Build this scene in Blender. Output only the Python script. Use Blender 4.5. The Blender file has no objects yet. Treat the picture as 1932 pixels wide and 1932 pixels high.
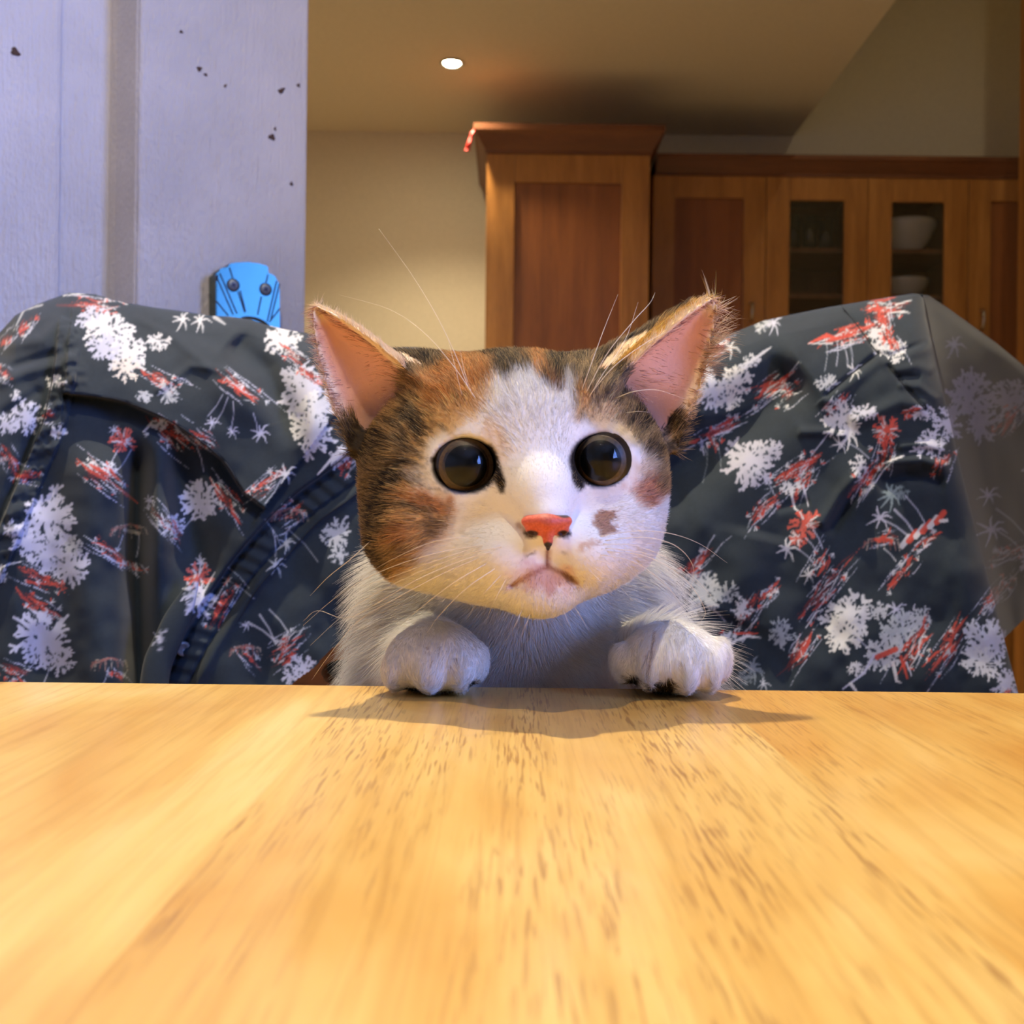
import bpy, bmesh, math, random
import numpy as np
from mathutils import Vector, Matrix
from mathutils.bvhtree import BVHTree

SC = bpy.context.scene
COL = SC.collection
F_PX = 2000.0            # focal length in pixels of the 1932 px frame
CAM_Z = 0.802
ROLL = 0.0112
CR, SR = math.cos(ROLL), math.sin(ROLL)

# ------------------------------------------------------------------ camera, exposure
cam_data = bpy.data.cameras.new('camera')
cam = bpy.data.objects.new('camera', cam_data)
COL.objects.link(cam)
cam.location = (0, 0, CAM_Z)
cam.rotation_euler = (math.pi / 2, -ROLL, 0)
cam_data.sensor_width = 36.0
cam_data.lens = 36.0 * F_PX / 1932.0
cam_data.clip_start = 0.01
cam_data.dof.use_dof = True
cam_data.dof.focus_distance = 0.335
cam_data.dof.aperture_fstop = 26.0
SC.camera = cam

SC.view_settings.view_transform = 'Standard'
SC.view_settings.look = 'None'
SC.view_settings.exposure = 0.0
SC.view_settings.gamma = 1.0
SC.view_settings.use_curve_mapping = False
SC.cycles.max_bounces = 7
SC.cycles.diffuse_bounces = 4
SC.cycles.glossy_bounces = 3
SC.cycles.transmission_bounces = 4
SC.cycles.transparent_max_bounces = 8
SC.cycles.caustics_reflective = False
SC.cycles.caustics_refractive = False
SC.cycles.sample_clamp_indirect = 4.0

# ------------------------------------------------------------------ world: dusk sky outside the window
world = bpy.data.worlds.new('dusk_sky')
SC.world = world
world.use_nodes = True
wn = world.node_tree.nodes
wn['Background'].inputs['Color'].default_value = (0.06, 0.13, 0.60, 1)
wn['Background'].inputs['Strength'].default_value = 0.6

# ------------------------------------------------------------------ lights
WARM = (1.0, 0.84, 0.57)


def spot(name, loc, power, color, angle, blend, radius, target=None):
    d = bpy.data.lights.new(name, 'SPOT')
    d.energy = power
    d.color = color
    d.spot_size = math.radians(angle)
    d.spot_blend = blend
    d.shadow_soft_size = radius
    o = bpy.data.objects.new(name, d)
    COL.objects.link(o)
    o.location = loc
    if target is not None:
        v = Vector(target) - Vector(loc)
        o.rotation_euler = v.to_track_quat('-Z', 'Y').to_euler()
    return o


CEIL = 2.40
# halogen downlights set in the ceiling: (x, y, power, cone, aimed at)
DOWNLIGHTS = [
    (-0.170, 0.700, 112.0, 78, (0.0, -0.06, 0.75), (1.0, 0.85, 0.60)),    # above the dining chair
    (-0.060, -0.300, 34.0, 130, (-0.05, 0.10, 0.7), (1.0, 0.84, 0.58)),    # above the viewer's side of the table
    (-0.232, 3.776, 60.0, 125, (-0.30, 3.60, 0.0), WARM),                 # the one in the picture
    (-1.500, 2.600, 98.0, 130, (-1.40, 2.60, 0.0), WARM),                 # unseen lamp behind the door, added to brighten the kitchen
    (-0.500, 2.700, 36.0, 130, (-0.50, 2.70, 0.0), WARM),  # unseen lamp above the frame, added for more kitchen light
    (1.600, 2.900, 5.0, 130, (1.60, 3.2, 0.0), WARM),                     # unseen lamp added to brighten the wall of the taller part
]
for i, (x, y, w, ang, tgt, colr) in enumerate(DOWNLIGHTS):
    spot('downlight_lamp', (x, y, (CEIL if x < 1.17 else 3.35) - 0.035), w, colr, ang, 0.7, 0.014, tgt)

# daylight of the dusk sky, just outside the window in the right wall
WIN = dict(x=1.60, y0=-2.15, y1=-0.20, z0=1.00, z1=2.55)
ad = bpy.data.lights.new('window_daylight', 'AREA')
ad.shape = 'RECTANGLE'
ad.size = WIN['y1'] - WIN['y0'] + 0.1
ad.size_y = WIN['z1'] - WIN['z0'] + 0.1
ad.energy = 335.0
ad.color = (0.19, 0.345, 1.0)
ao = bpy.data.objects.new('window_daylight', ad)
COL.objects.link(ao)
ao.location = (WIN['x'] + 0.10, (WIN['y0'] + WIN['y1']) / 2, (WIN['z0'] + WIN['z1']) / 2)
ao.rotation_euler = Vector((-1, 0, 0)).to_track_quat('-Z', 'Z').to_euler()

# ------------------------------------------------------------------ helpers
rng = np.random.default_rng(7)
random.seed(7)


def P(px, py, d):
    """pixel of the 1932 frame + distance along the view axis (m) -> world point"""
    dx, dy = px - 966.0, py - 966.0
    sx = dx * CR + dy * SR
    sy = -dx * SR + dy * CR
    return Vector((sx / F_PX * d, d, CAM_Z - sy / F_PX * d))


def srgb(r, g, b):
    out = []
    for c in (r, g, b):
        c = c / 255.0
        out.append(c / 12.92 if c <= 0.04045 else ((c + 0.055) / 1.055) ** 2.4)
    return tuple(out)


def lin_arr(a):
    a = np.asarray(a, dtype=np.float32) / 255.0
    return np.where(a <= 0.04045, a / 12.92, ((a + 0.055) / 1.055) ** 2.4).astype(np.float32)


def tag(o, label=None, cat=None, group=None, kind=None):
    if label: o['label'] = label
    if cat: o['category'] = cat
    if group: o['group'] = group
    if kind: o['kind'] = kind
    return o


def empty(name, loc=(0, 0, 0), rz=0.0):
    o = bpy.data.objects.new(name, None)
    COL.objects.link(o)
    o.location = loc
    o.rotation_euler = (0, 0, rz)
    o.empty_display_size = 0.02
    return o


def world_of(o):
    m = Matrix.Translation(o.location) @ o.rotation_euler.to_matrix().to_4x4()
    return m if o.parent is None else world_of(o.parent) @ o.matrix_parent_inverse @ m


def link_mesh(name, me, mat=None, parent=None, keep_world=True):
    o = bpy.data.objects.new(name, me)
    COL.objects.link(o)
    if mat is not None:
        me.materials.append(mat)
    if parent is not None:
        o.parent = parent
        if keep_world:
            o.matrix_parent_inverse = world_of(parent).inverted()
    return o


def bm_obj(name, bm, mat=None, parent=None, smooth=False, keep_world=True):
    me = bpy.data.meshes.new(name)
    bmesh.ops.recalc_face_normals(bm, faces=bm.faces)
    bm.to_mesh(me)
    bm.free()
    if smooth:
        me.shade_smooth()
    return link_mesh(name, me, mat, parent, keep_world)


def np_obj(name, verts, faces, mat=None, parent=None, smooth=True):
    """fast mesh from arrays; faces is (n,4) or (n,3)"""
    me = bpy.data.meshes.new(name)
    verts = np.ascontiguousarray(verts, dtype=np.float32)
    faces = np.ascontiguousarray(faces, dtype=np.int32)
    n, k = faces.shape
    me.vertices.add(len(verts))
    me.vertices.foreach_set('co', verts.ravel())
    me.loops.add(n * k)
    me.loops.foreach_set('vertex_index', faces.ravel())
    me.polygons.add(n)
    me.polygons.foreach_set('loop_start', np.arange(0, n * k, k, dtype=np.int32))
    me.update(calc_edges=True)
    me.validate()
    if smooth:
        me.shade_smooth()
    return link_mesh(name, me, mat, parent)


def color_attr(me, name, rgb):
    a = me.attributes.new(name, 'FLOAT_COLOR', 'POINT')
    c = np.ones((len(rgb), 4), dtype=np.float32)
    c[:, :3] = rgb
    a.data.foreach_set('color', c.ravel())


def add_box(bm, x0, x1, y0, y1, z0, z1, bevel=0.0, seg=2):
    vs = [bm.verts.new((x, y, z)) for x in (x0, x1) for y in (y0, y1) for z in (z0, z1)]
    q = [(0, 1, 3, 2), (4, 6, 7, 5), (0, 4, 5, 1), (2, 3, 7, 6), (0, 2, 6, 4), (1, 5, 7, 3)]
    fs = [bm.faces.new([vs[i] for i in f]) for f in q]
    if bevel > 0:
        es = set()
        for f in fs:
            es.update(f.edges)
        bmesh.ops.bevel(bm, geom=list(es), offset=bevel, segments=seg, affect='EDGES', profile=0.6)


def box_obj(name, b, mat, parent=None, bevel=0.0, seg=2):
    bm = bmesh.new()
    add_box(bm, *b, bevel=bevel, seg=seg)
    return bm_obj(name, bm, mat, parent)


def prism(bm, pts, axis_vec):
    """extrude a closed 3D polygon along a vector"""
    a = [bm.verts.new(p) for p in pts]
    b = [bm.verts.new(Vector(p) + Vector(axis_vec)) for p in pts]
    n = len(a)
    bm.faces.new(a)
    bm.faces.new(list(reversed(b)))
    for i in range(n):
        j = (i + 1) % n
        bm.faces.new((a[j], a[i], b[i], b[j]))


def lathe(bm, prof, c, seg=28, axis='Z'):
    """profile of (r, h) turned about an axis through c"""
    rings = []
    for r, h in prof:
        ring = []
        for k in range(seg):
            t = 2 * math.pi * k / seg
            if axis == 'Z':
                p = (c[0] + r * math.cos(t), c[1] + r * math.sin(t), c[2] + h)
            else:
                p = (c[0] + r * math.cos(t), c[1] + h, c[2] + r * math.sin(t))
            ring.append(bm.verts.new(p))
        rings.append(ring)
    for a, b in zip(rings[:-1], rings[1:]):
        for k in range(seg):
            j = (k + 1) % seg
            bm.faces.new((a[k], a[j], b[j], b[k]))
    if prof[0][0] > 1e-6: bm.faces.new(list(reversed(rings[0])))
    if prof[-1][0] > 1e-6: bm.faces.new(rings[-1])
    bmesh.ops.remove_doubles(bm, verts=bm.verts, dist=1e-6)


def catmull(pts, n):
    """n samples of a Catmull-Rom curve through pts (k,3)"""
    p = np.asarray(pts, dtype=float)
    p = np.vstack([2 * p[0] - p[1], p, 2 * p[-1] - p[-2]])
    out = []
    m = len(p) - 3
    for s in np.linspace(0, m - 1e-6, n):
        i = int(s)
        t = s - i
        a, b, c, d = p[i], p[i + 1], p[i + 2], p[i + 3]
        out.append(0.5 * (2 * b + (c - a) * t + (2 * a - 5 * b + 4 * c - d) * t ** 2 + (3 * b - a - 3 * c + d) * t ** 3))
    return np.array(out)


def tube(bm, pts, radii, seg=8):
    pts = [Vector(p) for p in pts]
    rings = []
    n = len(pts)
    up = Vector((0, 0, 1))
    prev = None
    for i in range(n):
        t = (pts[min(i + 1, n - 1)] - pts[max(i - 1, 0)]).normalized()
        if prev is None:
            u = t.cross(up if abs(t.z) < 0.9 else Vector((1, 0, 0))).normalized()
        else:
            u = (prev - t * prev.dot(t)).normalized()
        prev = u
        v = t.cross(u)
        r = radii[i] if hasattr(radii, '__len__') else radii
        rings.append([bm.verts.new(pts[i] + (u * math.cos(2 * math.pi * k / seg) + v * math.sin(2 * math.pi * k / seg)) * r) for k in range(seg)])
    for a, b in zip(rings[:-1], rings[1:]):
        for k in range(seg):
            j = (k + 1) % seg
            bm.faces.new((a[k], a[j], b[j], b[k]))
    bm.faces.new(list(reversed(rings[0])))
    bm.faces.new(rings[-1])


# ---- node helpers
def new_mat(name):
    m = bpy.data.materials.new(name)
    m.use_nodes = True
    nt = m.node_tree
    return m, nt, nt.nodes['Principled BSDF']


def node(nt, typ, **kw):
    n = nt.nodes.new(typ)
    for k, v in kw.items():
        setattr(n, k, v)
    return n


def ramp(nt, stops):
    r = node(nt, 'ShaderNodeValToRGB')
    el = r.color_ramp.elements
    el[0].position, el[0].color = stops[0][0], (*stops[0][1], 1)
    el[1].position, el[1].color = stops[-1][0], (*stops[-1][1], 1)
    for pos, c in stops[1:-1]:
        e = el.new(pos)
        e.color = (*c, 1)
    return r


def simple_mat(name, rgb, rough=0.5, metal=0.0, bump=0.0, bump_scale=200.0, vary=0.0, coat=0.0, spec=0.5):
    m, nt, b = new_mat(name)
    b.inputs['Base Color'].default_value = (*rgb, 1)
    b.inputs['Roughness'].default_value = rough
    b.inputs['Metallic'].default_value = metal
    b.inputs['Coat Weight'].default_value = coat
    b.inputs['Specular IOR Level'].default_value = spec
    if vary or bump:
        tc = node(nt, 'ShaderNodeTexCoord')
        nz = node(nt, 'ShaderNodeTexNoise')
        nz.inputs['Scale'].default_value = bump_scale
        nz.inputs['Detail'].default_value = 4
        nt.links.new(tc.outputs['Object'], nz.inputs['Vector'])
        if vary:
            r = ramp(nt, [(0.3, tuple(c * (1 - vary) for c in rgb)), (0.7, tuple(min(1, c * (1 + vary)) for c in rgb))])
            nt.links.new(nz.outputs['Fac'], r.inputs['Fac'])
            nt.links.new(r.outputs['Color'], b.inputs['Base Color'])
        if bump:
            bp = node(nt, 'ShaderNodeBump')
            bp.inputs['Strength'].default_value = bump
            bp.inputs['Distance'].default_value = 0.002
            nt.links.new(nz.outputs['Fac'], bp.inputs['Height'])
            nt.links.new(bp.outputs['Normal'], b.inputs['Normal'])
    return m


def wood_mat(name, dark, mid, light, scale=(30, 30, 2.0), rough=0.4, fine=0.5, coat=0.0, seed=0.0):
    """plain timber: soft figure plus fine grain running along the axis with the small scale"""
    m, nt, b = new_mat(name)
    tc = node(nt, 'ShaderNodeTexCoord')
    mp = node(nt, 'ShaderNodeMapping')
    mp.inputs['Scale'].default_value = scale
    mp.inputs['Location'].default_value = (seed, seed * 1.7, seed * 0.3)
    nt.links.new(tc.outputs['Object'], mp.inputs['Vector'])
    n1 = node(nt, 'ShaderNodeTexNoise')
    n1.inputs['Scale'].default_value = 1.0
    n1.inputs['Detail'].default_value = 5
    n1.inputs['Distortion'].default_value = 0.6
    nt.links.new(mp.outputs['Vector'], n1.inputs['Vector'])
    r1 = ramp(nt, [(0.28, dark), (0.5, mid), (0.74, light)])
    nt.links.new(n1.outputs['Fac'], r1.inputs['Fac'])
    mp2 = node(nt, 'ShaderNodeMapping')
    mp2.inputs['Scale'].default_value = tuple(s * 9 for s in scale)
    nt.links.new(tc.outputs['Object'], mp2.inputs['Vector'])
    n2 = node(nt, 'ShaderNodeTexNoise')
    n2.inputs['Scale'].default_value = 1.0
    n2.inputs['Detail'].default_value = 3
    nt.links.new(mp2.outputs['Vector'], n2.inputs['Vector'])
    r2 = ramp(nt, [(0.35, (0.62,) * 3), (0.55, (1.0,) * 3)])
    nt.links.new(n2.outputs['Fac'], r2.inputs['Fac'])
    mx = node(nt, 'ShaderNodeMix', data_type='RGBA', blend_type='MULTIPLY')
    mx.inputs[0].default_value = fine
    nt.links.new(r1.outputs['Color'], mx.inputs[6])
    nt.links.new(r2.outputs['Color'], mx.inputs[7])
    nt.links.new(mx.outputs[2], b.inputs['Base Color'])
    b.inputs['Roughness'].default_value = rough
    b.inputs['Coat Weight'].default_value = coat
    b.inputs['Coat Roughness'].default_value = 0.2
    bp = node(nt, 'ShaderNodeBump')
    bp.inputs['Strength'].default_value = 0.12
    bp.inputs['Distance'].default_value = 0.001
    nt.links.new(n2.outputs['Fac'], bp.inputs['Height'])
    nt.links.new(bp.outputs['Normal'], b.inputs['Normal'])
    return m


# ---- numpy noise
def vnoise2(x, y, seed=0):
    """smooth value noise of two arrays, range 0..1"""
    r = np.random.default_rng(seed).random((64, 64)).astype(np.float32)
    xi = np.floor(x).astype(int)
    yi = np.floor(y).astype(int)
    fx = x - xi
    fy = y - yi
    fx = fx * fx * (3 - 2 * fx)
    fy = fy * fy * (3 - 2 * fy)
    a = r[yi % 64, xi % 64]
    b = r[yi % 64, (xi + 1) % 64]
    c = r[(yi + 1) % 64, xi % 64]
    d = r[(yi + 1) % 64, (xi + 1) % 64]
    return (a * (1 - fx) + b * fx) * (1 - fy) + (c * (1 - fx) + d * fx) * fy


def sstep(a, b, x):
    t = np.clip((x - a) / (b - a), 0, 1)
    return t * t * (3 - 2 * t)


def curve_dist(X, Y, pts):
    """signed distance to a polyline (positive on its left going along it, y down), and parameter 0..1"""
    best = np.full(X.shape, 1e9, dtype=np.float32)
    sign = np.ones(X.shape, dtype=np.float32)
    par = np.zeros(X.shape, dtype=np.float32)
    seg = [math.dist(a, b) for a, b in zip(pts[:-1], pts[1:])]
    tot = sum(seg)
    acc = 0.0
    for (a, b, L) in zip(pts[:-1], pts[1:], seg):
        ux, uy = (b[0] - a[0]) / L, (b[1] - a[1]) / L
        dx, dy = X - a[0], Y - a[1]
        t = np.clip(dx * ux + dy * uy, 0, L)
        ex, ey = dx - t * ux, dy - t * uy
        d = np.sqrt(ex * ex + ey * ey)
        s = np.where(ux * dy - uy * dx <= 0, 1.0, -1.0)
        m = d < best
        best = np.where(m, d, best)
        sign = np.where(m, s, sign)
        par = np.where(m, (acc + t) / tot, par)
        acc += L
    return best * sign, par

# ================================================================== ROOM
FAR = 4.47
paint_wall = simple_mat('cream_wall_paint', srgb(206, 195, 170), 0.85, bump=0.15, bump_scale=90, vary=0.04)
paint_ceil = simple_mat('ceiling_paint', srgb(214, 207, 188), 0.9, bump=0.1, bump_scale=60, vary=0.03)
floor_mat = wood_mat('floor_boards', srgb(176, 150, 116), srgb(192, 168, 132), srgb(204, 182, 148), (14, 1.2, 14), 0.45)

XL, XR, YB = -2.3, 2.40, -2.9
HI = 3.35
EDGE = 1.17       # the low flat ceiling stops here; a taller space lies to its right


def plane_obj(name, pts, mat, thick):
    bm = bmesh.new()
    prism(bm, pts, thick)
    return tag(bm_obj(name, bm, mat), kind='structure')


plane_obj('floor', [(XL, YB, 0), (XR, YB, 0), (XR, FAR, 0), (XL, FAR, 0)], floor_mat, (0, 0, -0.1))
plane_obj('wall_far', [(XL, FAR, 0), (XR, FAR, 0), (XR, FAR, HI), (XL, FAR, HI)], paint_wall, (0, 0.1, 0))
plane_obj('wall_left', [(XL, YB, 0), (XL, FAR, 0), (XL, FAR, HI), (XL, YB, HI)], paint_wall, (-0.1, 0, 0))
plane_obj('wall_back', [(XL, YB, 0), (XR, YB, 0), (XR, YB, HI), (XL, YB, HI)], paint_wall, (0, -0.1, 0))
# right wall: nearer beside the table, with the window opening, then stepping back in the kitchen
bm = bmesh.new()
XW = WIN['x']
for (y0, y1, z0, z1) in ((YB, WIN['y0'], 0, HI), (WIN['y1'], 2.0, 0, HI), (WIN['y0'], WIN['y1'], 0, WIN['z0']), (WIN['y0'], WIN['y1'], WIN['z1'], HI)):
    prism(bm, [(XW, y0, z0), (XW, y1, z0), (XW, y1, z1), (XW, y0, z1)], (0.08, 0, 0))
prism(bm, [(XR, 2.0, 0), (XR, FAR, 0), (XR, FAR, HI), (XR, 2.0, HI)], (0.08, 0, 0))
prism(bm, [(XW + 0.08, 1.92, 0), (XR + 0.08, 1.92, 0), (XR + 0.08, 1.92, HI), (XW + 0.08, 1.92, HI)], (0, 0.08, 0))
tag(bm_obj('wall_right', bm, paint_wall), kind='structure')
# low ceiling with round holes for the downlights left simple: lamps are surface cans
plane_obj('ceiling', [(XL, YB, CEIL), (EDGE, YB, CEIL), (EDGE, FAR, CEIL), (XL, FAR, CEIL)], paint_ceil, (0, 0, 0.95))
plane_obj('ceiling_upper', [(EDGE, YB, HI), (XR, YB, HI), (XR, FAR, HI), (EDGE, FAR, HI)], paint_ceil, (0, 0, 0.1))

# window frame with a mullion and two panes
win_mat = simple_mat('window_frame_paint', srgb(225, 225, 222), 0.5, vary=0.02, bump_scale=30)
glass, nt, b = new_mat('window_glass')
for n in list(nt.nodes):
    if n.type == 'BSDF_PRINCIPLED':
        nt.nodes.remove(n)
tr = node(nt, 'ShaderNodeBsdfTransparent')
gl = node(nt, 'ShaderNodeBsdfGlossy')
gl.inputs['Roughness'].default_value = 0.02
fr = node(nt, 'ShaderNodeFresnel')
mxs = node(nt, 'ShaderNodeMixShader')
nt.links.new(fr.outputs[0], mxs.inputs[0])
nt.links.new(tr.outputs[0], mxs.inputs[1])
nt.links.new(gl.outputs[0], mxs.inputs[2])
nt.links.new(mxs.outputs[0], nt.nodes['Material Output'].inputs['Surface'])

wy0, wy1, wz0, wz1 = WIN['y0'], WIN['y1'], WIN['z0'], WIN['z1']
ym = (wy0 + wy1) / 2
bm = bmesh.new()
t = 0.06
for (a, b_, c, d) in ((wy0, wy0 + t, wz0, wz1), (wy1 - t, wy1, wz0, wz1), (wy0 + t, wy1 - t, wz0, wz0 + t), (wy0 + t, wy1 - t, wz1 - t, wz1)):
    add_box(bm, XW + 0.005, XW + 0.07, a, b_, c, d, 0.006)
win = tag(bm_obj('window_1', bm, win_mat), 'white framed window high in the right wall with blue dusk sky', None, kind='structure')
box_obj('mullion', (XW + 0.005, XW + 0.07, ym - 0.05, ym + 0.05, wz0 + t, wz1 - t), win_mat, win, 0.006)
box_obj('pane', (XW + 0.04, XW + 0.044, wy0 + t, ym - 0.05, wz0 + t, wz1 - t), glass, win)
box_obj('pane', (XW + 0.04, XW + 0.044, ym + 0.05, wy1 - t, wz0 + t, wz1 - t), glass, win)

# ---- downlights
steel = simple_mat('brushed_steel', srgb(190, 186, 178), 0.3, 1.0)
bulb_mat, nt, b = new_mat('halogen_bulb')
b.inputs['Base Color'].default_value = (1, 0.9, 0.7, 1)
b.inputs['Emission Color'].default_value = (1.0, 0.86, 0.58, 1)
b.inputs['Emission Strength'].default_value = 420.0
dl_labels = ['round halogen downlight in the ceiling over the dining chair',
             'round halogen downlight in the ceiling behind the viewer',
             'small glowing round downlight in the cream ceiling left of the cabinets',
             'unseen round halogen downlight added to brighten the kitchen, hidden behind the lilac door',
             'unseen round halogen downlight added to brighten the kitchen, just above the top of the picture',
             'unseen round halogen downlight added in the high ceiling to brighten the right end of the kitchen']
for (x, y, w, ang, tgt, colr), lab in zip(DOWNLIGHTS, dl_labels):
    zc0 = CEIL if x < EDGE else HI
    root = empty('downlight', (x, y, zc0))
    tag(root, lab, 'downlight')
    bm = bmesh.new()
    lathe(bm, [(0.040, 0.0), (0.041, -0.006), (0.038, -0.008), (0.031, -0.004), (0.030, 0.0)], (x, y, zc0), 32)
    bm_obj('trim_ring', bm, steel, root, True)
    bm = bmesh.new()
    lathe(bm, [(0.0, -0.010), (0.012, -0.0095), (0.024, -0.006), (0.029, -0.001), (0.029, 0.0)], (x, y, zc0), 32)
    bm_obj('bulb', bm, bulb_mat, root, True)

# ================================================================== KITCHEN CABINETS
cab_wood = wood_mat('honey_maple', srgb(146, 94, 42), srgb(168, 113, 54), srgb(184, 128, 66), (26, 26, 2.2), 0.33, 0.35)
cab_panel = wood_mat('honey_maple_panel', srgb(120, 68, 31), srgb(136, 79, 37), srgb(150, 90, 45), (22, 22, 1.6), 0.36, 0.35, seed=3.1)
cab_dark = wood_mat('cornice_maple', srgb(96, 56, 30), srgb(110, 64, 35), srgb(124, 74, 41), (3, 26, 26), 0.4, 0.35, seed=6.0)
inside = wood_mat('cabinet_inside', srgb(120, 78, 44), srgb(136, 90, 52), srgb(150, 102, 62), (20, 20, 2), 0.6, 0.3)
china = simple_mat('white_china', srgb(232, 226, 214), 0.18, coat=0.4)


def px_x(px, d):
    return (px - 966.0 + 0.0) / F_PX * d + (-600 * SR) / F_PX * d    # x of an upright edge read near py = 366


def px_z(py, d, px=966):
    return P(px, py, d).z


TF, WF = 3.86, 4.10          # front planes of the tall unit and of the wall units


def door(parent, x0, x1, z0, z1, yf, stile, glazed=False, name='door'):
    """framed door: stiles and rails with a recessed panel or a pane; yf is its front plane"""
    bm = bmesh.new()
    th = 0.020
    add_box(bm, x0, x0 + stile, yf, yf + th, z0, z1, 0.0025)
    add_box(bm, x1 - stile, x1, yf, yf + th, z0, z1, 0.0025)
    add_box(bm, x0 + stile, x1 - stile, yf + 0.0008, yf + th, z1 - stile, z1, 0.002)
    add_box(bm, x0 + stile, x1 - stile, yf + 0.0008, yf + th, z0, z0 + stile, 0.002)
    d = bm_obj(name, bm, cab_wood, parent)
    if glazed:
        box_obj('pane', (x0 + stile - 0.004, x1 - stile + 0.004, yf + 0.010, yf + 0.013, z0 + stile - 0.004, z1 - stile + 0.004), glass, d)
    else:
        # panel with a small bead step around it
        bm = bmesh.new()
        add_box(bm, x0 + stile - 0.003, x1 - stile + 0.003, yf + 0.011, yf + 0.016, z0 + stile - 0.003, z1 - stile + 0.003)
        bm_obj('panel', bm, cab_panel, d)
    return d


def bar_handle(parent, x, yf, z0, z1):
    bm = bmesh.new()
    tube(bm, [(x, yf - 0.001, z0), (x, yf - 0.022, z0 + 0.006), (x, yf - 0.028, z0 + 0.03), (x, yf - 0.028, z1 - 0.03), (x, yf - 0.022, z1 - 0.006), (x, yf - 0.001, z1)], 0.005, 8)
    return bm_obj('handle', bm, steel, parent, True)


def cornice_prof(z0, front, back, proj):
    """(y, z) profile of a crown moulding"""
    return [(front + 0.012, z0), (front - 0.006, z0), (front - 0.006, z0 + 0.012), (front - proj * 0.35, z0 + 0.03), (front - proj * 0.8, z0 + 0.055),
            (front - proj, z0 + 0.066), (front - proj, z0 + 0.082), (front + 0.012, z0 + 0.082)]


# tall larder unit, protruding
tx0, tx1 = px_x(918, TF), px_x(1226, TF)
tz1 = px_z(291, TF, 1070)
tall = empty('larder_cabinet', ((tx0 + tx1) / 2, (TF + FAR) / 2, 0))
tag(tall, 'tall protruding maple larder cabinet with one framed door left of the wall cabinets', 'cabinet')
box_obj('carcass', (tx0 + 0.003, tx1 - 0.003, TF + 0.021, FAR - 0.002, 0.1, tz1 - 0.001), cab_wood, tall, 0.002)
dr = door(tall, tx0, tx1, 0.75, tz1, TF, 0.103)
bar_handle(dr, tx1 - 0.045, TF, 0.95, 1.12)
door(tall, tx0, tx1, 0.10, 0.745, TF, 0.10)
box_obj('plinth', (tx0 + 0.02, tx1 - 0.02, TF + 0.06, FAR - 0.05, 0.0, 0.1), cab_dark, tall)
# its cornice goes round three sides: mitred sweep
bm = bmesh.new()
proj = 0.048
prof = [(0.000, 0.0), (0.006, 0.0), (0.006, 0.012), (0.018, 0.030), (0.036, 0.062), (proj, 0.072), (proj, 0.094), (0.0, 0.094)]
path = [((tx0, FAR - 0.003), (-1, 0)), ((tx0, TF), (-1, -1)), ((tx1, TF), (1, -1)), ((tx1, FAR - 0.003), (1, 0))]
rings = []
for (cx, cy), (nx, ny) in path:
    rings.append([bm.verts.new((cx + nx * o, cy + ny * o, tz1 + h)) for o, h in prof])
for a, b_ in zip(rings[:-1], rings[1:]):
    for k in range(len(prof)):
        j = (k + 1) % len(prof)
        bm.faces.new((a[k], a[j], b_[j], b_[k]))
bm.faces.new(rings[0]); bm.faces.new(list(reversed(rings[-1])))
bm.faces.new([r[-1] for r in rings])     # lid
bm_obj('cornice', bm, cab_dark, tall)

# red ribbon hanging over the cornice corner
red = simple_mat('red_cloth', srgb(205, 38, 30), 0.6, vary=0.15, bump_scale=300)
pts = [P(897, 243, TF - 0.03), P(893, 247, TF - 0.05), P(889, 258, TF - 0.056), P(886, 268, TF - 0.056), P(883, 279, TF - 0.054), P(881, 286, TF - 0.052)]
bm = bmesh.new()
cc = catmull([tuple(p) for p in pts], 18)
rings = []
for i, p in enumerate(cc):
    w = 0.004 + 0.006 * (i / 17) ** 1.5 + 0.0012 * math.sin(i * 1.7)
    if i == 17: w = 0.003
    d = 0.002
    rings.append([bm.verts.new((p[0] + w * math.cos(a), p[1] + d * math.sin(a) + 0.002 * math.sin(i), p[2])) for a in np.linspace(0, 2 * math.pi, 10, endpoint=False)])
for a, b_ in zip(rings[:-1], rings[1:]):
    for k in range(10):
        j = (k + 1) % 10
        bm.faces.new((a[k], a[j], b_[j], b_[k]))
bm.faces.new(rings[0]); bm.faces.new(rings[-1])
tag(bm_obj('ribbon', bm, red, None, True), 'small red ribbon hanging from the left corner of the larder cornice', 'ribbon')

# wall units
wz1 = px_z(334, WF, 1550)
wz0 = 1.06
Wx = [px_x(1231, WF), px_x(1446, WF), px_x(1638, WF), px_x(1828, WF), px_x(1828, WF) + 0.44]


def carcass(parent, x0, x1, hollow):
    y0, y1 = WF + 0.021, FAR - 0.002
    if not hollow:
        box_obj('carcass', (x0 + 0.001, x1 - 0.001, y0, y1, wz0, wz1), cab_wood, parent)
        return
    bm = bmesh.new()
    add_box(bm, x0 + 0.001, x0 + 0.018, y0, y1, wz0, wz1)
    add_box(bm, x1 - 0.018, x1 - 0.001, y0, y1, wz0, wz1)
    add_box(bm, x0 + 0.018, x1 - 0.018, y0, y1, wz1 - 0.018, wz1)
    add_box(bm, x0 + 0.018, x1 - 0.018, y0, y1, wz0, wz0 + 0.018)
    add_box(bm, x0 + 0.018, x1 - 0.018, y1 - 0.008, y1, wz0 + 0.018, wz1 - 0.018)
    bm_obj('carcass', bm, inside, parent)


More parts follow.
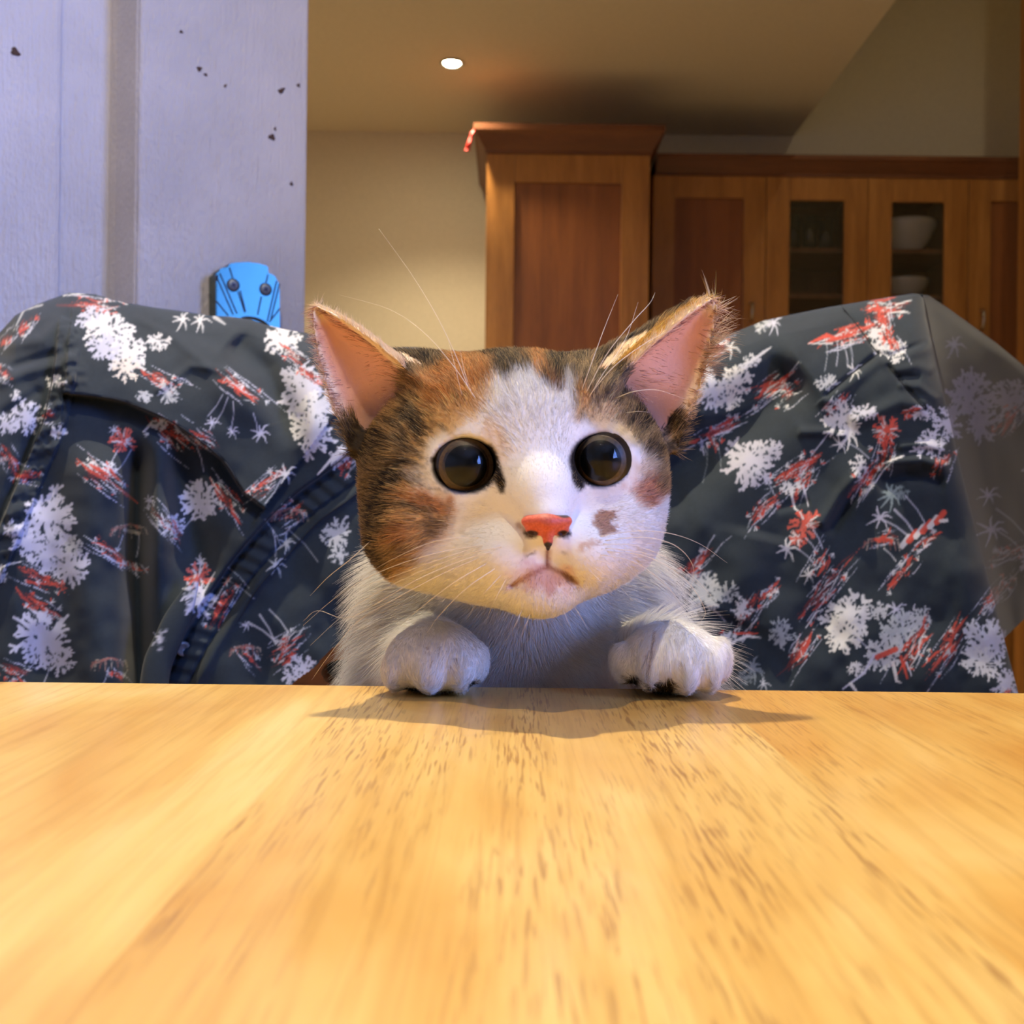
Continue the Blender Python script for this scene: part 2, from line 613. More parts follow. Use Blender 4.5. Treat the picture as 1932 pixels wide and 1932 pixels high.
u1 = empty('wall_cabinet', ((Wx[0] + Wx[1]) / 2, FAR - 0.18, wz0))
tag(u1, 'maple wall cabinet with a solid framed door right beside the tall larder cabinet', 'cabinet')
carcass(u1, Wx[0], Wx[1], False)
dr = door(u1, Wx[0] + 0.002, Wx[1] - 0.0015, wz0, wz1, WF, 0.085)
bar_handle(dr, px_x(1419, WF), WF, px_z(606, WF, 1420), px_z(572, WF, 1420))

u2 = empty('glazed_wall_cabinet', ((Wx[1] + Wx[3]) / 2, FAR - 0.18, wz0))
tag(u2, 'maple wall cabinet with two glazed doors showing shelves of glasses and bowls', 'cabinet')
carcass(u2, Wx[1], Wx[3], True)
box_obj('divider', (Wx[2] - 0.009, Wx[2] + 0.009, WF + 0.03, FAR - 0.01, wz0 + 0.018, wz1 - 0.018), inside, u2)
door(u2, Wx[1] + 0.0015, Wx[2] - 0.0015, wz0, wz1, WF, 0.090, True)
door(u2, Wx[2] + 0.0015, Wx[3] - 0.0015, wz0, wz1, WF, 0.092, True)
sh_z = [px_z(470, WF + 0.06, 1600), px_z(556, WF + 0.06, 1600)]
for s in sh_z:
    box_obj('shelf', (Wx[1] + 0.018, Wx[2] - 0.010, WF + 0.045, FAR - 0.011, s - 0.018, s), inside, u2, 0.001)
    box_obj('shelf', (Wx[2] + 0.010, Wx[3] - 0.018, WF + 0.045, FAR - 0.011, s - 0.018, s), inside, u2, 0.001)

u3 = empty('wall_cabinet', ((Wx[3] + Wx[4]) / 2, FAR - 0.18, wz0))
tag(u3, 'maple wall cabinet with a solid framed door at the right edge of the picture', 'cabinet')
carcass(u3, Wx[3], Wx[4], False)
dr = door(u3, Wx[3] + 0.0015, Wx[4] - 0.002, wz0, wz1, WF, 0.085)
bar_handle(dr, px_x(1853, WF), WF, px_z(622, WF, 1853), px_z(586, WF, 1853))

# cornice of the wall run, one continuous length
bm = bmesh.new()
x0, x1 = tx1 + 0.052, Wx[4]
pr = [(0.010, 0.0), (-0.004, 0.0), (-0.004, 0.010), (-0.016, 0.026), (-0.030, 0.052), (-0.036, 0.058), (-0.036, 0.074), (0.37 - 0.003, 0.074), (0.37 - 0.003, 0.066), (0.010, 0.066)]
prism(bm, [(x0, WF + y, wz1 + z) for y, z in pr], (x1 - x0, 0, 0))
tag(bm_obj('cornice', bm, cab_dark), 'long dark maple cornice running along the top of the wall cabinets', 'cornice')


def bowl(cx, cy, z, r, h, label, group=None):
    bm = bmesh.new()
    lathe(bm, [(0.0, 0.004), (r * 0.42, 0.004), (r * 0.44, 0.0), (r * 0.5, 0.0), (r * 0.52, 0.008), (r * 0.78, h * 0.42), (r * 0.97, h * 0.86), (r, h),
               (r * 0.97, h), (r * 0.93, h * 0.86), (r * 0.74, h * 0.44), (r * 0.45, 0.013), (0.0, 0.012)], (cx, cy, z), 36)
    return tag(bm_obj('bowl', bm, china, None, True), label, 'bowl', group)


cbx = (Wx[2] + Wx[3]) / 2 - 0.005
bowl(cbx + 0.012, WF + 0.165, sh_z[0], 0.125, 0.128, 'large white bowl on the upper shelf behind the right glazed door')
bowl(cbx + 0.003, WF + 0.150, sh_z[1], 0.100, 0.075, 'small white bowl on the lower shelf behind the right glazed door')
gm = simple_mat('tumbler_glass', srgb(150, 160, 140), 0.08, spec=0.8)
gm.node_tree.nodes['Principled BSDF'].inputs['Transmission Weight'].default_value = 0.85
for k, gx in enumerate((-0.062, 0.006, 0.068)):
    bm = bmesh.new()
    cx = (Wx[1] + Wx[2]) / 2 + gx
    hh = 0.142 - 0.012 * (k == 2)
    lathe(bm, [(0.0, 0.0), (0.027, 0.0), (0.031, hh), (0.029, hh), (0.0255, 0.008), (0.0, 0.008)], (cx, WF + 0.12, sh_z[0]), 24)
    tag(bm_obj('tumbler', bm, gm, None, True), ['leftmost of the three tall glasses', 'middle one of the three tall glasses', 'shorter rightmost of the three glasses'][k] + ' behind the left glazed door', 'glass', 'tumblers on the upper shelf')

# base units with a worktop below (mostly hidden by the chair)
worktop = simple_mat('dark_worktop', srgb(60, 54, 48), 0.3, vary=0.2, bump_scale=400)
base = empty('base_cabinet', ((Wx[0] + Wx[4]) / 2, FAR - 0.3, 0))
tag(base, 'maple base cabinet run below the wall cabinets, seen low at the right edge', 'cabinet')
box_obj('carcass', (tx1 + 0.004, Wx[4], TF + 0.05, FAR - 0.002, 0.1, 0.865), cab_wood, base)
bw = (Wx[4] - tx1 - 0.01) / 4
for k in range(4):
    door(base, tx1 + 0.008 + k * bw, tx1 + 0.002 + (k + 1) * bw, 0.11, 0.86, TF + 0.029, 0.09)
box_obj('plinth', (tx1 + 0.02, Wx[4] - 0.02, TF + 0.09, FAR - 0.05, 0, 0.1), cab_dark, base)
tag(box_obj('worktop', (tx1 + 0.004, Wx[4], TF + 0.01, FAR - 0.002, 0.866, 0.905), worktop, None, 0.004), 'dark continuous worktop on the base cabinets under the wall cabinets', 'worktop')

# timber post at the right edge of the view
px0 = (1917 - 966) / F_PX * 3.86 - 0.01
tag(box_obj('trim_1', (px0, px0 + 0.11, 3.77, 3.85, 0.0, HI), cab_wood, None, 0.004), 'upright maple timber post at the far right edge of the picture', None, kind='structure')

# ================================================================== PAINTED DOOR ON THE LEFT
DA = math.radians(33)
DR = Vector(((578 - 966 - 6.0) / F_PX * 0.95, 0.95, 0.0))          # its right edge, at floor level
DU = Vector((math.cos(DA), math.sin(DA), 0))                        # to the right along the face
DN = Vector((math.sin(DA), -math.cos(DA), 0))                       # out of the face


def on_door(px, py, off=0.0):
    """point of the door face (pushed out by off) seen at a pixel"""
    o = Vector((0, 0, CAM_Z))
    d = P(px, py, 1.0) - o
    p0 = DR + DN * off
    t = (p0 - o).dot(DN) / d.dot(DN)
    return o + d * t


def door_s(px, off=0.0, py=300):
    return (on_door(px, py, off) - DR).dot(DU)


door_paint, nt, b = new_mat('white_brushed_paint')
tc = node(nt, 'ShaderNodeTexCoord')
mp = node(nt, 'ShaderNodeMapping'); mp.inputs['Scale'].default_value = (420, 420, 22)
nt.links.new(tc.outputs['Object'], mp.inputs['Vector'])
nz = node(nt, 'ShaderNodeTexNoise'); nz.inputs['Scale'].default_value = 1.0; nz.inputs['Detail'].default_value = 3
nt.links.new(mp.outputs['Vector'], nz.inputs['Vector'])
mp2 = node(nt, 'ShaderNodeMapping'); mp2.inputs['Scale'].default_value = (380, 380, 190)
nt.links.new(tc.outputs['Object'], mp2.inputs['Vector'])
nz2 = node(nt, 'ShaderNodeTexNoise'); nz2.inputs['Scale'].default_value = 1.0; nz2.inputs['Detail'].default_value = 2
nt.links.new(mp2.outputs['Vector'], nz2.inputs['Vector'])
nz3 = node(nt, 'ShaderNodeTexNoise'); nz3.inputs['Scale'].default_value = 9.0; nz3.inputs['Detail'].default_value = 3
nt.links.new(tc.outputs['Object'], nz3.inputs['Vector'])
ad_ = node(nt, 'ShaderNodeMath', operation='ADD')
nt.links.new(nz.outputs['Fac'], ad_.inputs[0]); nt.links.new(nz2.outputs['Fac'], ad_.inputs[1])
bp = node(nt, 'ShaderNodeBump'); bp.inputs['Strength'].default_value = 0.7; bp.inputs['Distance'].default_value = 0.0012
nt.links.new(ad_.outputs[0], bp.inputs['Height']); nt.links.new(bp.outputs['Normal'], b.inputs['Normal'])
r = ramp(nt, [(0.3, srgb(184, 182, 186)), (0.7, srgb(206, 204, 208))])
nt.links.new(nz3.outputs['Fac'], r.inputs['Fac']); nt.links.new(r.outputs['Color'], b.inputs['Base Color'])
b.inputs['Roughness'].default_value = 0.38

door1 = empty('door_1', tuple(DR), DA)
tag(door1, 'thick white painted panelled door standing ajar on the left, with a metal plate', None, kind='structure')
DZ = 2.05


def door_box(bm, s0, s1, n0, n1, z0, z1, bevel=0.002):
    """box in door coordinates: s along the face, n out of it"""
    k = len(bm.verts)
    b2 = bmesh.new()
    add_box(b2, s0, s1, -n1, -n0, z0, z1, bevel)
    M4 = Matrix.Translation(DR) @ Matrix.Rotation(DA, 4, 'Z')
    b2.transform(M4)
    me = bpy.data.meshes.new('tmp'); b2.to_mesh(me); b2.free()
    bm.from_mesh(me)
    bpy.data.meshes.remove(me)


sA, sB = door_s(260), door_s(231)
REC = 0.040
bm = bmesh.new()
door_box(bm, sA, 0.0, -0.075, 0.0, 0.005, DZ, 0.0025)
bm_obj('stile', bm, door_paint, door1)
# splayed moulding between stile and panel
bm = bmesh.new()
M4 = Matrix.Translation(DR) @ Matrix.Rotation(DA, 4, 'Z')
pr = [(sA, 0.0), (sA, 0.06), (sB - 0.002, 0.06), (sB - 0.002, REC), (sB + 0.002, REC - 0.008), (sA - 0.002, 0.002)]
prism(bm, [M4 @ Vector((x, y, 0.12)) for x, y in pr], (0, 0, DZ - 0.24))
bm_obj('moulding', bm, door_paint, door1)
sC = door_s(115, -REC)
bm = bmesh.new()
door_box(bm, sC - 0.02, sB, -0.060, -REC, 0.12, DZ - 0.12, 0.001)
bm_obj('panel', bm, door_paint, door1)
bm = bmesh.new()
sD = door_s(115, -REC + 0.007)
door_box(bm, sD - 0.30, sD, -0.060, -REC + 0.007, 0.12, DZ - 0.12, 0.004)
bm_obj('raised_panel', bm, door_paint, door1)
bm = bmesh.new()
door_box(bm, sD - 0.30, sA, -0.070, -0.001, 0.005, 0.12, 0.002)
door_box(bm, sD - 0.30, sA, -0.070, -0.001, DZ - 0.12, DZ, 0.002)
bm_obj('rail', bm, door_paint, door1)
# chips and nail holes in the paint
chip_mat = simple_mat('bare_wood_chip', srgb(74, 52, 44), 0.8, vary=0.3, bump_scale=900)
for (cx, cy, w, h, rot) in ((29, 98, 6, 8, -.4), (376, 130, 4, 5, .3), (388, 141, 3, 3, 0), (531, 171, 4, 8, .7), (563, 161, 3, 4, .2), (513, 259, 6, 6, 0), (519, 243, 2, 4, .1), (550, 347, 3, 4, 0), (247, 276, 3, 6, .1), (425, 162, 2, 4, .5), (342, 60, 3, 3, 0)):
    off = -REC + 0.0072 if cx < 110 else (0.0 if cx > 262 else -0.012)
    c = on_door(cx, cy, off)
    bm = bmesh.new()
    sc_ = 0.9 / F_PX
    ring = []
    for k in range(12):
        a = 2 * math.pi * k / 12
        rr = 1 + 0.22 * math.sin(3 * a + cx) + 0.12 * math.sin(5 * a + cy)
        x_, z_ = w * rr * math.cos(a), h * rr * math.sin(a)
        ring.append((x_ * math.cos(rot) + z_ * math.sin(rot), -x_ * math.sin(rot) + z_ * math.cos(rot)))
    out = [bm.verts.new(c + DU * (x_ * sc_ * 1.2) + Vector((0, 0, z_ * sc_)) + DN * 0.0001) for x_, z_ in ring]
    inn = [bm.verts.new(c + DU * (x_ * sc_ * 0.8) + Vector((0, 0, z_ * sc_ * 0.7)) + DN * 0.0005) for x_, z_ in ring]
    for k in range(12):
        j = (k + 1) % 12
        bm.faces.new((out[k], out[j], inn[j], inn[k]))
    bm.faces.new(inn)
    bm.faces.new(list(reversed(out)))
    bm_obj('paint_chip', bm, chip_mat, door1)

# chrome plate with a stepped fan top
chrome = simple_mat('polished_chrome', (0.030, 0.072, 0.068), 0.16, 1.0, bump=0.02, bump_scale=60)
recess_shade_mat = simple_mat('recess_shade', srgb(20, 26, 60), 0.5, vary=0.2, bump_scale=500)
TH = 0.020
outline = [(408, 700), (408, 515), (414, 513), (415.5, 507), (424, 504.5), (431, 505), (433, 497.5), (445, 495.5), (470, 494.5), (490, 497), (503, 501), (506, 504), (506, 517),
           (510, 516), (516, 518.5), (521, 523), (522.5, 530), (526, 533), (528, 538), (529, 700)]
plate_root = empty('hinge_plate', tuple(on_door(468, 600, 0.0)), DA)
plate_root.parent = door1
plate_root.matrix_parent_inverse = world_of(door1).inverted()
bm = bmesh.new()
top = [on_door(x, y, TH) for x, y in outline]
prism(bm, top, tuple(-DN * (TH - 0.0002)))
bmesh.ops.bevel(bm, geom=[e for e in bm.edges if all((v.co - DR).dot(DN) > TH - 1e-4 for v in e.verts)], offset=0.0006, segments=2, affect='EDGES')
bm_obj('plate', bm, chrome, plate_root)


def groove_strip(x0, y0, x1, y1, w=2.6):  # dark strip on the plate, shade of an incised line put in colour
    bm = bmesh.new()
    a, b_ = on_door(x0, y0, TH), on_door(x1, y1, TH)
    t_ = (b_ - a).normalized()
    s_ = t_.cross(DN).normalized() * (w * 0.45 / F_PX)
    prism(bm, [a + s_ - DN * .001, b_ + s_ - DN * .001, b_ - s_ - DN * .001, a - s_ - DN * .001], tuple(DN * 0.0013))
    bm_obj('groove_strip', bm, recess_shade_mat, plate_root)


for g in ((408, 521, 440, 594), (414.5, 515, 447, 592), (433, 505, 439, 525), (449, 550, 462, 590), (453, 548, 463, 588), (408, 568, 431, 596), (505.5, 518, 502, 533), (522, 530, 504, 607),
          (527.5, 535, 511, 602), (493, 560, 486, 594), (528, 582, 508, 608), (411, 519, 409, 530)):
    groove_strip(*g)


def screw(px, py):
    c = on_door(px, py, TH)
    v = DN
    bm = bmesh.new()
    zz = Vector((0, 0, 1))
    R_ = 0.0056
    prof = [(0.0, 0.0008), (R_ * .72, 0.0007), (R_ * .78, 0.0002)]
    rings = []
    for r_, h in ((R_ * .80, 0.0001), (R_ * .76, 0.0008), (R_ * .3, 0.0011)):
        rings.append([bm.verts.new(c + DU * (r_ * math.cos(a)) + zz * (r_ * math.sin(a)) + v * h) for a in np.linspace(0, 2 * math.pi, 24, endpoint=False)])
    for a, b_ in zip(rings[:-1], rings[1:]):
        for k in range(24):
            j = (k + 1) % 24
            bm.faces.new((a[k], a[j], b_[j], b_[k]))
    bm.faces.new(rings[-1])
    o = bm_obj('screw', bm, screw_mat, plate_root, True)
    # countersink ring and cross: dark faces laid on for the shade inside them
    bm = bmesh.new()
    ri = []
    for r_ in (R_ * .80, R_ * 1.0):
        for h in (0.0000, 0.0004):
            pass
    a_ = [bm.verts.new(c + DU * (R_ * .8 * math.cos(a)) + zz * (R_ * .8 * math.sin(a)) + v * 0.0006) for a in np.linspace(0, 2 * math.pi, 24, endpoint=False)]
    b_ = [bm.verts.new(c + DU * (R_ * 1.0 * math.cos(a)) + zz * (R_ * 1.0 * math.sin(a)) + v * 0.0003) for a in np.linspace(0, 2 * math.pi, 24, endpoint=False)]
    for k in range(24):
        j = (k + 1) % 24
        bm.faces.new((a_[k], a_[j], b_[j], b_[k]))
    for rot in (0.5, 0.5 + math.pi / 2):
        l_, w_ = R_ * .40, R_ * .13
        q = []
        for sx, sz in ((-l_, -w_), (l_, -w_), (l_, w_), (-l_, w_)):
            q.append(bm.verts.new(c + DU * (sx * math.cos(rot) - sz * math.sin(rot)) + zz * (sx * math.sin(rot) + sz * math.cos(rot)) + v * (0.00125 + 0.0001 * rot)))
        bm.faces.new(q)
    bm_obj('screw_recess_shade', bm, recess_shade_mat, plate_root)


screw_mat = simple_mat('steel_screw', srgb(120, 132, 150), 0.4, 0.15, bump=0.1, bump_scale=800)
screw(440, 538); screw(501, 546)
# dark crescent sheet standing for the shade of an opening low in the plate
bm = bmesh.new()
up_ = catmull([(448, 602, 0), (462, 597, 0), (480, 598, 0), (496, 604, 0), (508, 613, 0)], 16)
lo_ = catmull([(448, 603, 0), (462, 602, 0), (480, 604, 0), (494, 610, 0), (507, 617, 0)], 16)
pts_ = [on_door(x, y, TH) for x, y, _ in up_] + [on_door(x, y, TH) for x, y, _ in lo_[::-1]]
prism(bm, [p - DN * 0.001 for p in pts_], tuple(DN * 0.0013))
slot_shade_mat = simple_mat('slot_shade', srgb(44, 36, 22), 0.7, vary=0.2, bump_scale=300)
bm_obj('slot_patch', bm, slot_shade_mat, plate_root)

# ================================================================== TABLE
TZ = 0.75
TY = 0.316


def table_wood(name, seed, pores, tint):
    m, nt, b = new_mat(name)
    L = nt.links.new
    tc = node(nt, 'ShaderNodeTexCoord')

    def noise(scale, detail=3, dist=0.0, loc=0.0):
        mp = node(nt, 'ShaderNodeMapping')
        mp.inputs['Scale'].default_value = scale
        mp.inputs['Location'].default_value = (seed + loc, seed * 2.3 + loc, 0)
        L(tc.outputs['Object'], mp.inputs['Vector'])
        n = node(nt, 'ShaderNodeTexNoise')
        n.inputs['Scale'].default_value = 1.0
        n.inputs['Detail'].default_value = detail
        n.inputs['Distortion'].default_value = dist
        L(mp.outputs['Vector'], n.inputs['Vector'])
        return n
    # broad clouds of honey and straw
    n1 = noise((26, 9, 1), 4, 0.8)
    r1 = ramp(nt, [(0.30, tint[0]), (0.52, tint[1]), (0.72, tint[2])])
    L(n1.outputs['Fac'], r1.inputs['Fac'])
    # fine grain
    n2 = noise((420, 16, 1), 3, 0.4, 5)
    r2 = ramp(nt, [(0.30, (0.84, 0.79, 0.70)), (0.55, (1, 1, 1))])
    L(n2.outputs['Fac'], r2.inputs['Fac'])
    m1 = node(nt, 'ShaderNodeMix', data_type='RGBA', blend_type='MULTIPLY'); m1.inputs[0].default_value = 0.75
    L(r1.outputs['Color'], m1.inputs[6]); L(r2.outputs['Color'], m1.inputs[7])
    # dark open pores: short streaks, gathered in bands
    n3 = noise((1500, 76, 1), 1.5, 0.25, 11)
    n4 = noise((75, 11, 1), 2, 0.5, 17)
    r4 = ramp(nt, [(0.36, (0, 0, 0)), (0.60, (1, 1, 1))])
    L(n4.outputs['Fac'], r4.inputs['Fac'])
    r3 = ramp(nt, [(0.545, (0, 0, 0)), (0.64, (1, 1, 1))])
    L(n3.outputs['Fac'], r3.inputs['Fac'])
    mm = node(nt, 'ShaderNodeMath', operation='MULTIPLY')
    L(r3.outputs['Color'], mm.inputs[0]); L(r4.outputs['Color'], mm.inputs[1])
    mk = node(nt, 'ShaderNodeMath', operation='MULTIPLY'); mk.inputs[1].default_value = pores
    L(mm.outputs[0], mk.inputs[0])
    m2 = node(nt, 'ShaderNodeMix', data_type='RGBA')
    L(mk.outputs[0], m2.inputs[0]); L(m1.outputs[2], m2.inputs[6]); m2.inputs[7].default_value = (*srgb(140, 92, 40), 1)
    # long thin dark grain lines
    n5 = noise((190, 3.0, 1), 2, 0.35, 23)
    r5 = ramp(nt, [(0.485, (0, 0, 0)), (0.50, (1, 1, 1)), (0.515, (0, 0, 0))])
    L(n5.outputs['Fac'], r5.inputs['Fac'])
    m5 = node(nt, 'ShaderNodeMath', operation='MULTIPLY'); m5.inputs[1].default_value = pores * 0.38
    L(r5.outputs['Color'], m5.inputs[0])
    m3 = node(nt, 'ShaderNodeMix', data_type='RGBA')
    L(m5.outputs[0], m3.inputs[0]); L(m2.outputs[2], m3.inputs[6]); m3.inputs[7].default_value = (*srgb(160, 106, 48), 1)
    L(m3.outputs[2], b.inputs['Base Color'])
    b.inputs['Roughness'].default_value = 0.42
    b.inputs['Coat Weight'].default_value = 0.35
    b.inputs['Coat Roughness'].default_value = 0.16
    bp = node(nt, 'ShaderNodeBump'); bp.inputs['Strength'].default_value = 0.12; bp.inputs['Distance'].default_value = 0.0004
    L(n2.outputs['Fac'], bp.inputs['Height']); L(bp.outputs['Normal'], b.inputs['Normal'])
    return m


honey = [srgb(206, 154, 70), srgb(222, 180, 98), srgb(230, 196, 120)]
straw = [srgb(212, 160, 78), srgb(228, 188, 104), srgb(236, 202, 128)]
amber = [srgb(206, 150, 66), srgb(220, 174, 90), srgb(230, 192, 114)]
tw = [table_wood('table_maple_plain', 1.3, 0.10, straw), table_wood('table_maple_pored', 4.1, 0.66, honey), table_wood('table_maple_amber', 7.7, 0.40, amber)]

table = empty('dining_table', (0.0, -0.22, 0.0))
tag(table, 'honey maple dining table in front of the kitten, top of wide staves', 'table')
edges = [-0.045 - 0.104 * k for k in range(7, 0, -1)] + [-0.045, 0.059] + [0.059 + 0.104 * k for k in range(1, 8)]
for i, (a, b_) in enumerate(zip(edges[:-1], edges[1:])):
    k = 1 if i == 7 else (0 if i % 2 == 0 else 2)
    if i == 8: k = 2
    bm = bmesh.new()
    add_box(bm, a, b_, -0.78, TY, TZ - 0.028, TZ)
    # softened end at the far edge of the table
    es = [e for e in bm.edges if all(abs(v.co.y - TY) < 1e-6 for v in e.verts) and abs(e.verts[0].co.z - e.verts[1].co.z) < 1e-6]
    bmesh.ops.bevel(bm, geom=es, offset=0.002, segments=3, affect='EDGES')
    bm_obj('plank', bm, tw[k], table)
leg_wood = wood_mat('table_leg_maple', srgb(196, 140, 68), srgb(212, 160, 82), srgb(224, 176, 98), (24, 24, 2), 0.4, 0.4)
for sx in (-0.66, 0.66):
    for y in (0.22, -0.68):
        box_obj('leg', (sx - 0.035, sx + 0.035, y - 0.035, y + 0.035, 0, TZ - 0.028), leg_wood, table, 0.004)
box_obj('apron', (-0.62, 0.62, 0.235, 0.257, TZ - 0.10, TZ - 0.028), leg_wood, table, 0.002)
box_obj('apron', (-0.62, 0.62, -0.70, -0.678, TZ - 0.10, TZ - 0.028), leg_wood, table, 0.002)

# ================================================================== CHAIR UNDER THE SHIRT
chair_wood = wood_mat('chair_wood', srgb(150, 88, 36), srgb(178, 110, 48), srgb(196, 128, 60), (5, 30, 30), 0.38, 0.35, coat=0.2)
hole_dark = 0.0
SEAT = 0.455


TOP = [(-200, 700), (-60, 665), (-10, 636), (8, 618), (30, 594), (70, 574), (130, 552), (180, 555), (230, 570), (290, 580), (350, 588), (400, 596), (430, 597), (470, 602), (500, 612), (540, 622), (590, 630), (640, 640), (700, 650),
       (740, 657), (760, 655), (785, 655), (820, 660), (900, 664), (1000, 668), (1100, 662), (1240, 648), (1300, 636), (1370, 632), (1400, 621), (1440, 605), (1500, 592), (1560, 580), (1620, 570), (1680, 560), (1722, 554), (1750, 556), (1800, 575)]
tpx, tpy = np.array(TOP, float).T


def sheet_depth(px, py):
    """distance of the draped front of the chair back, leaning away and rounding over towards its top"""
    return 0.548 + 0.048 * (1310 - py) / 720.0 + 0.050 * np.clip(1 - (py - np.interp(px, tpx, tpy)) / 190.0, 0, 1) ** 2


chair = empty('dining_chair', (-0.03, 0.60, 0))
tag(chair, 'wooden dining chair behind the kitten, its back draped with a printed shirt', 'chair')
# lower back board with an oval hand hole, seen left of the kitten's chest
d0 = float(sheet_depth(0, 1280)) + 0.034
hc = P(652, 1270, d0)
bm = bmesh.new()
xa, xb = -0.235, 0.205
za, zb = CAM_Z - 0.125, P(600, 1120, d0).z
N = 32
inn = []
out = []
for k in range(N):
    a = 2 * math.pi * (k + 0.5) / N
    ca, sa = math.cos(a), math.sin(a)
    inn.append((hc.x + 0.0135 * ca, hc.z + 0.0075 * sa))
    # project onto the rectangle
    tx = ((xb - hc.x) / ca if ca > 0 else (xa - hc.x) / ca)
    tz = ((zb - hc.z) / sa if sa > 0 else (za - hc.z) / sa)
    tt = min(tx, tz)
    out.append((hc.x + tt * ca, hc.z + tt * sa))
for (yy) in (0,):
    A = [bm.verts.new((x, d0, z)) for x, z in out]; B = [bm.verts.new((x, d0, z)) for x, z in inn]
    C_ = [bm.verts.new((x, d0 + 0.018, z)) for x, z in out]; D_ = [bm.verts.new((x, d0 + 0.018, z)) for x, z in inn]
    for k in range(N):
        j = (k + 1) % N
        bm.faces.new((A[k], A[j], B[j], B[k])); bm.faces.new((C_[j], C_[k], D_[k], D_[j]))
        bm.faces.new((B[k], B[j], D_[j], D_[k])); bm.faces.new((A[j], A[k], C_[k], C_[j]))
bm_obj('back_board', bm, chair_wood, chair)
# posts that lean back, top rail, seat, legs
for sx in (-0.245, 0.19):
    bm = bmesh.new()
    zt = P(400, 640, 0.65).z - 0.004 if sx < 0 else P(1560, 625, 0.65).z
    pts = [(sx, 0.612, 0.0), (sx, 0.600, SEAT), (sx, 0.608, 0.72), (sx, 0.634, 0.84), (sx, 0.663, zt - 0.02)]
    q = catmull(pts, 14)
    rings = []
    for p in q:
        rings.append([bm.verts.new((p[0] + a * 0.016, p[1] + b_ * 0.011, p[2])) for a, b_ in ((-1, -.6), (-.6, -1), (.6, -1), (1, -.6), (1, .6), (.6, 1), (-.6, 1), (-1, .6))])
    for a, b_ in zip(rings[:-1], rings[1:]):
        for k in range(8):
            j = (k + 1) % 8
            bm.faces.new((a[k], a[j], b_[j], b_[k]))
    bm.faces.new(list(reversed(rings[0]))); bm.faces.new(rings[-1])
    bm_obj('leg', bm, chair_wood, chair, True)
bm = bmesh.new()
rings = []
for k in range(17):
    u = k / 16
    x = -0.245 + 0.435 * u
    zc_ = P(400, 650, 0.65).z * (1 - u) + P(1560, 640, 0.65).z * u - 0.030 - 0.012 * math.sin(math.pi * u)
    y = 0.662 + 0.012 * math.sin(math.pi * u)
    rings.append([bm.verts.new((x, y + a * 0.008, zc_ + b_ * 0.022)) for a, b_ in ((-1, -.8), (-.6, -1), (.6, -1), (1, -.8), (1, .8), (.6, 1), (-.6, 1), (-1, .8))])
for a, b_ in zip(rings[:-1], rings[1:]):
    for k in range(8):
        j = (k + 1) % 8
        bm.faces.new((a[k], a[j], b_[j], b_[k]))
bm.faces.new(list(reversed(rings[0]))); bm.faces.new(rings[-1])
bm_obj('top_rail', bm, chair_wood, chair, True)
box_obj('seat', (-0.235, 0.205, 0.20, 0.575, SEAT - 0.022, SEAT), chair_wood, chair, 0.006)
for sx in (-0.205, 0.170):
    bm = bmesh.new()
    tube(bm, [(sx, 0.235, 0.0), (sx, 0.237, 0.2), (sx, 0.24, SEAT - 0.022)], [0.013, 0.017, 0.019], 12)
    bm_obj('leg', bm, chair_wood, chair, True)
for sx in (-0.205, 0.170):
    bm = bmesh.new()
    tube(bm, [(sx, 0.235, 0.18), (sx * 1.08, 0.595, 0.2)], 0.009, 10)
    bm_obj('stretcher', bm, chair_wood, chair, True)

# ================================================================== PRINT OF THE SHIRT (drawn stroke by stroke on a canvas)
CX0, CY0, CW, CH = -170, 480, 2250, 960
canvas = np.empty((CH, CW, 3), dtype=np.float32)
gy, gx = np.mgrid[0:CH, 0:CW].astype(np.float32)
heather = (vnoise2(gx / 3.1, gy / 2.3, 3) - 0.5) * 0.10 + (vnoise2(gx / 40, gy / 40, 4) - 0.5) * 0.10
cloth = np.array([36, 47, 57], dtype=np.float32)
canvas[:] = cloth * (1 + heather[..., None])
pr_ = random.Random(21)


def stroke(pts, w, col, alpha=0.95, breaks=0.0):
    """brush stroke through pts (list of (x, y)); w is one width or one per point"""
    n = len(pts)
    ws = w if hasattr(w, '__len__') else [w] * n
    m = max(ws) + 2
    x0 = int(max(0, min(p[0] for p in pts) - CX0 - m)); x1 = int(min(CW, max(p[0] for p in pts) - CX0 + m + 1))
    y0 = int(max(0, min(p[1] for p in pts) - CY0 - m)); y1 = int(min(CH, max(p[1] for p in pts) - CY0 + m + 1))
    if x1 <= x0 or y1 <= y0:
        return
    X = gx[y0:y1, x0:x1] + CX0
    Y = gy[y0:y1, x0:x1] + CY0
    cov = np.zeros(X.shape, dtype=np.float32)
    for (a, b_, wa, wb) in zip(pts[:-1], pts[1:], ws[:-1], ws[1:]):
        dx, dy = b_[0] - a[0], b_[1] - a[1]
        L2 = dx * dx + dy * dy + 1e-6
        t = np.clip(((X - a[0]) * dx + (Y - a[1]) * dy) / L2, 0, 1)
        d = np.hypot(X - a[0] - t * dx, Y - a[1] - t * dy)
        cov = np.maximum(cov, np.clip((wa + (wb - wa) * t) * 0.5 - d + 0.6, 0, 1))
    if breaks:
        cov = cov * np.clip((vnoise2(X / 2.2 + pr_.random() * 50, Y / 2.2, 5) - breaks) * 5, 0, 1)
    k = (cov * alpha)[..., None]
    canvas[y0:y1, x0:x1] = canvas[y0:y1, x0:x1] * (1 - k) + np.array(col, dtype=np.float32) * k


def dot(x, y, r, col, alpha=0.95):
    stroke([(x, y), (x + .1, y)], r * 2, col, alpha)


